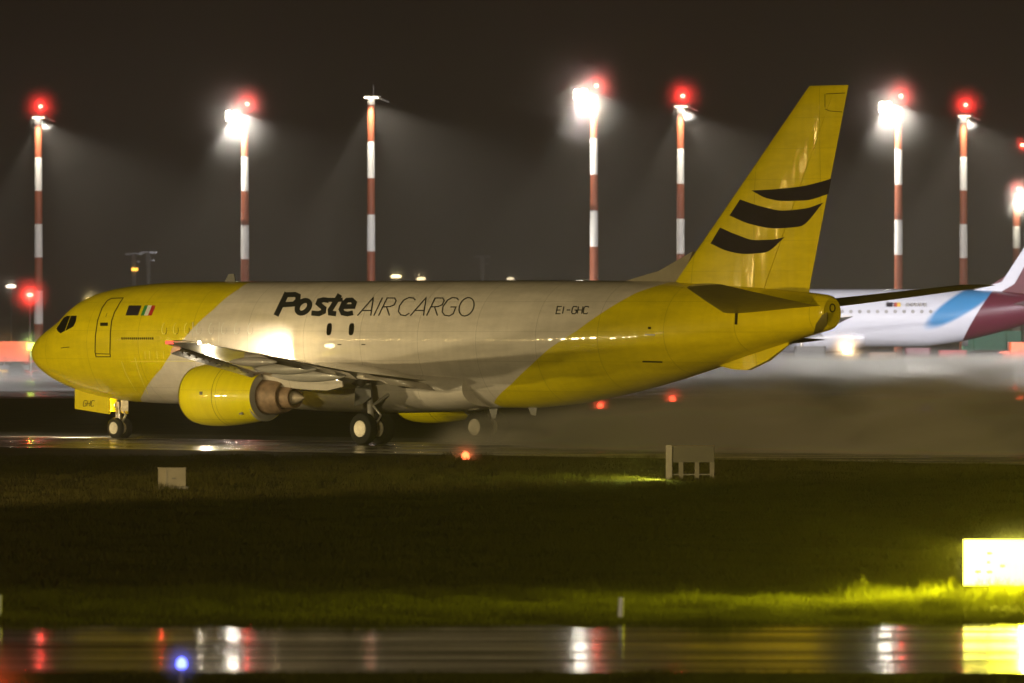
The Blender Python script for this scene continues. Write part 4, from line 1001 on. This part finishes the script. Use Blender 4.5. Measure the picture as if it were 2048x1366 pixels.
# row of warm terminal lamps far to the left, mirrored in the jet's skin
for i, (y, z, r) in enumerate(((196, 4.2, .5), (206, 4.6, .4), (214, 4.3, .6), (223, 4.4, .5), (231, 4.5, .4), (238, 4.3, .6), (247, 4.6, .5), (258, 4.4, .4), (190, 9.5, .4), (243, 8.8, .35))):
    e = empty('terminal_lamp', (-190, y, 0), 0, 'warm lamp of a row out of view beyond the left edge', 'lamp', 'warm terminal lamps beyond the left edge')
    MB().tube((0, 0, 0), (0, 0, z), .06, .05, 8).build('pole', M['dark_grey'], e)
    r *= 1.7
    MB().lathe([(-r * .5, r * .7), (0, r), (r * .5, r * .7)], (0, 0, z), 'z', 14, close=True).build('lamp', glow('terminal_lamp_light', (1, .66, .22), 450), e, True)

# ------------------------------------------------------------------ haze and wheel spray
def box_verts(x0, x1, y0, y1, z0, z1):
    v = [(x, y, z) for z in (z0, z1) for y in (y0, y1) for x in (x0, x1)]
    return v, [(0, 2, 3, 1), (4, 5, 7, 6), (0, 1, 5, 4), (2, 6, 7, 3), (0, 4, 6, 2), (1, 3, 7, 5)]
def fix_normals(o):
    bm = bmesh.new(); bm.from_mesh(o.data); bmesh.ops.recalc_face_normals(bm, faces=bm.faces); bm.to_mesh(o.data); bm.free()
def volume_mat(name, col, dens, g, noise=None):
    m = bpy.data.materials.new(name); m.use_nodes = True; nt = m.node_tree; nt.nodes.clear()
    o = nt.nodes.new('ShaderNodeOutputMaterial'); p = nt.nodes.new('ShaderNodeVolumePrincipled')
    p.inputs['Color'].default_value = (*col, 1); p.inputs['Density'].default_value = dens; p.inputs['Anisotropy'].default_value = g
    L(nt, p.outputs[0], o.inputs['Volume'])
    return m, nt, p
hv, hf = box_verts(-430, 430, -300, 1510, -1, 34)
hz = mesh_obj('haze', hv, hf, volume_mat('haze_air', (.95, .90, .83), .00062, .62)[0])
fix_normals(hz); tag(hz, kind='stuff')

# wheel spray thrown up behind the jet: soft, uneven, thickest near the runway
m, nt, p = volume_mat('spray_air', (.95, .88, .78), .1, .1)
tc = N(nt, 'ShaderNodeTexCoord'); sep = N(nt, 'ShaderNodeSeparateXYZ'); L(nt, tc.outputs['Object'], sep.inputs[0])
def mth(op, a, b=None, c=None, clamp=False):
    n = N(nt, 'ShaderNodeMath', operation=op); n.use_clamp = clamp
    for i, q in enumerate((a, b, c)):
        if q is None: continue
        if isinstance(q, (int, float)): n.inputs[i].default_value = q
        else: L(nt, q, n.inputs[i])
    return n.outputs[0]
def smooth(v, a, b):
    n = N(nt, 'ShaderNodeMapRange', interpolation_type='SMOOTHSTEP'); n.inputs['From Min'].default_value = a; n.inputs['From Max'].default_value = b
    L(nt, v, n.inputs['Value']); return n.outputs[0]
X_, Y_, Z_ = sep.outputs
mp = N(nt, 'ShaderNodeMapping'); mp.inputs['Scale'].default_value = (.30, .30, 1.0); L(nt, tc.outputs['Object'], mp.inputs['Vector'])
no = N(nt, 'ShaderNodeTexNoise', Scale=1.0, Detail=5.0); L(nt, mp.outputs[0], no.inputs['Vector'])
hgt = mth('MULTIPLY_ADD', smooth(X_, 18, 42), 2.1, 1.2)
zf = mth('SUBTRACT', 1.0, mth('DIVIDE', Z_, hgt), clamp=True)
zf = mth('POWER', zf, 2.6)
dn = mth('MULTIPLY', zf, smooth(mth('MULTIPLY_ADD', Y_, 1.3, X_), 17.0, 23.5))
dn = mth('MULTIPLY', dn, mth('SUBTRACT', 1.0, smooth(mth('ABSOLUTE', Y_), 4.0, 8.4)))
dn = mth('MULTIPLY', dn, smooth(no.outputs['Fac'], .38, .62))
dn = mth('MULTIPLY', dn, 1.9)
L(nt, dn, p.inputs['Density'])
sv = []
for x, w, h in ((18.2, 4.5, .9), (24, 8, 2.2), (34, 8.6, 3.6), (50, 8.6, 3.8), (75, 8.6, 3.8)):
    sv += [(x, -w, .03), (x, w, .03), (x, w * .8, h), (x, -w * .8, h)]
sf = [(0, 1, 2, 3), (19, 18, 17, 16)] + [(4 * i + k, 4 * i + 4 + k, 4 * i + 4 + (k + 1) % 4, 4 * i + (k + 1) % 4) for i in range(4) for k in range(4)]
sp = mesh_obj('spray', sv, sf, m)
fix_normals(sp); sp.location = (NX, NY, 0); sp.rotation_euler = (0, 0, -A_HEAD)
tag(sp, 'brownish wheel spray hanging over the runway behind the cargo jet', kind='stuff')

# low mist drifting over the wet apron
m, nt, p = volume_mat('apron_mist', (.97, .96, .94), .1, .3)
tc = N(nt, 'ShaderNodeTexCoord'); sep = N(nt, 'ShaderNodeSeparateXYZ'); L(nt, tc.outputs['Object'], sep.inputs[0])
X_, Y_, Z_ = sep.outputs
mp = N(nt, 'ShaderNodeMapping'); mp.inputs['Scale'].default_value = (.12, .03, .7); L(nt, tc.outputs['Object'], mp.inputs['Vector'])
no = N(nt, 'ShaderNodeTexNoise', Scale=1.0, Detail=3.0); L(nt, mp.outputs[0], no.inputs['Vector'])
zf = mth('POWER', mth('SUBTRACT', 1.0, mth('DIVIDE', Z_, 2.0), clamp=True), 1.3)
dn = mth('MULTIPLY', zf, smooth(no.outputs['Fac'], .36, .62))
dn = mth('MULTIPLY', dn, mth('MULTIPLY_ADD', smooth(X_, 2, 16), .85, .15))
L(nt, mth('MULTIPLY', dn, .22), p.inputs['Density'])
v, f = box_verts(-60, 60, 380, 505, .05, 2.05)
am = mesh_obj('apron_mist', v, f, m); fix_normals(am)
tag(am, 'pale mist lying low over the wet apron behind the cargo jet', kind='stuff')
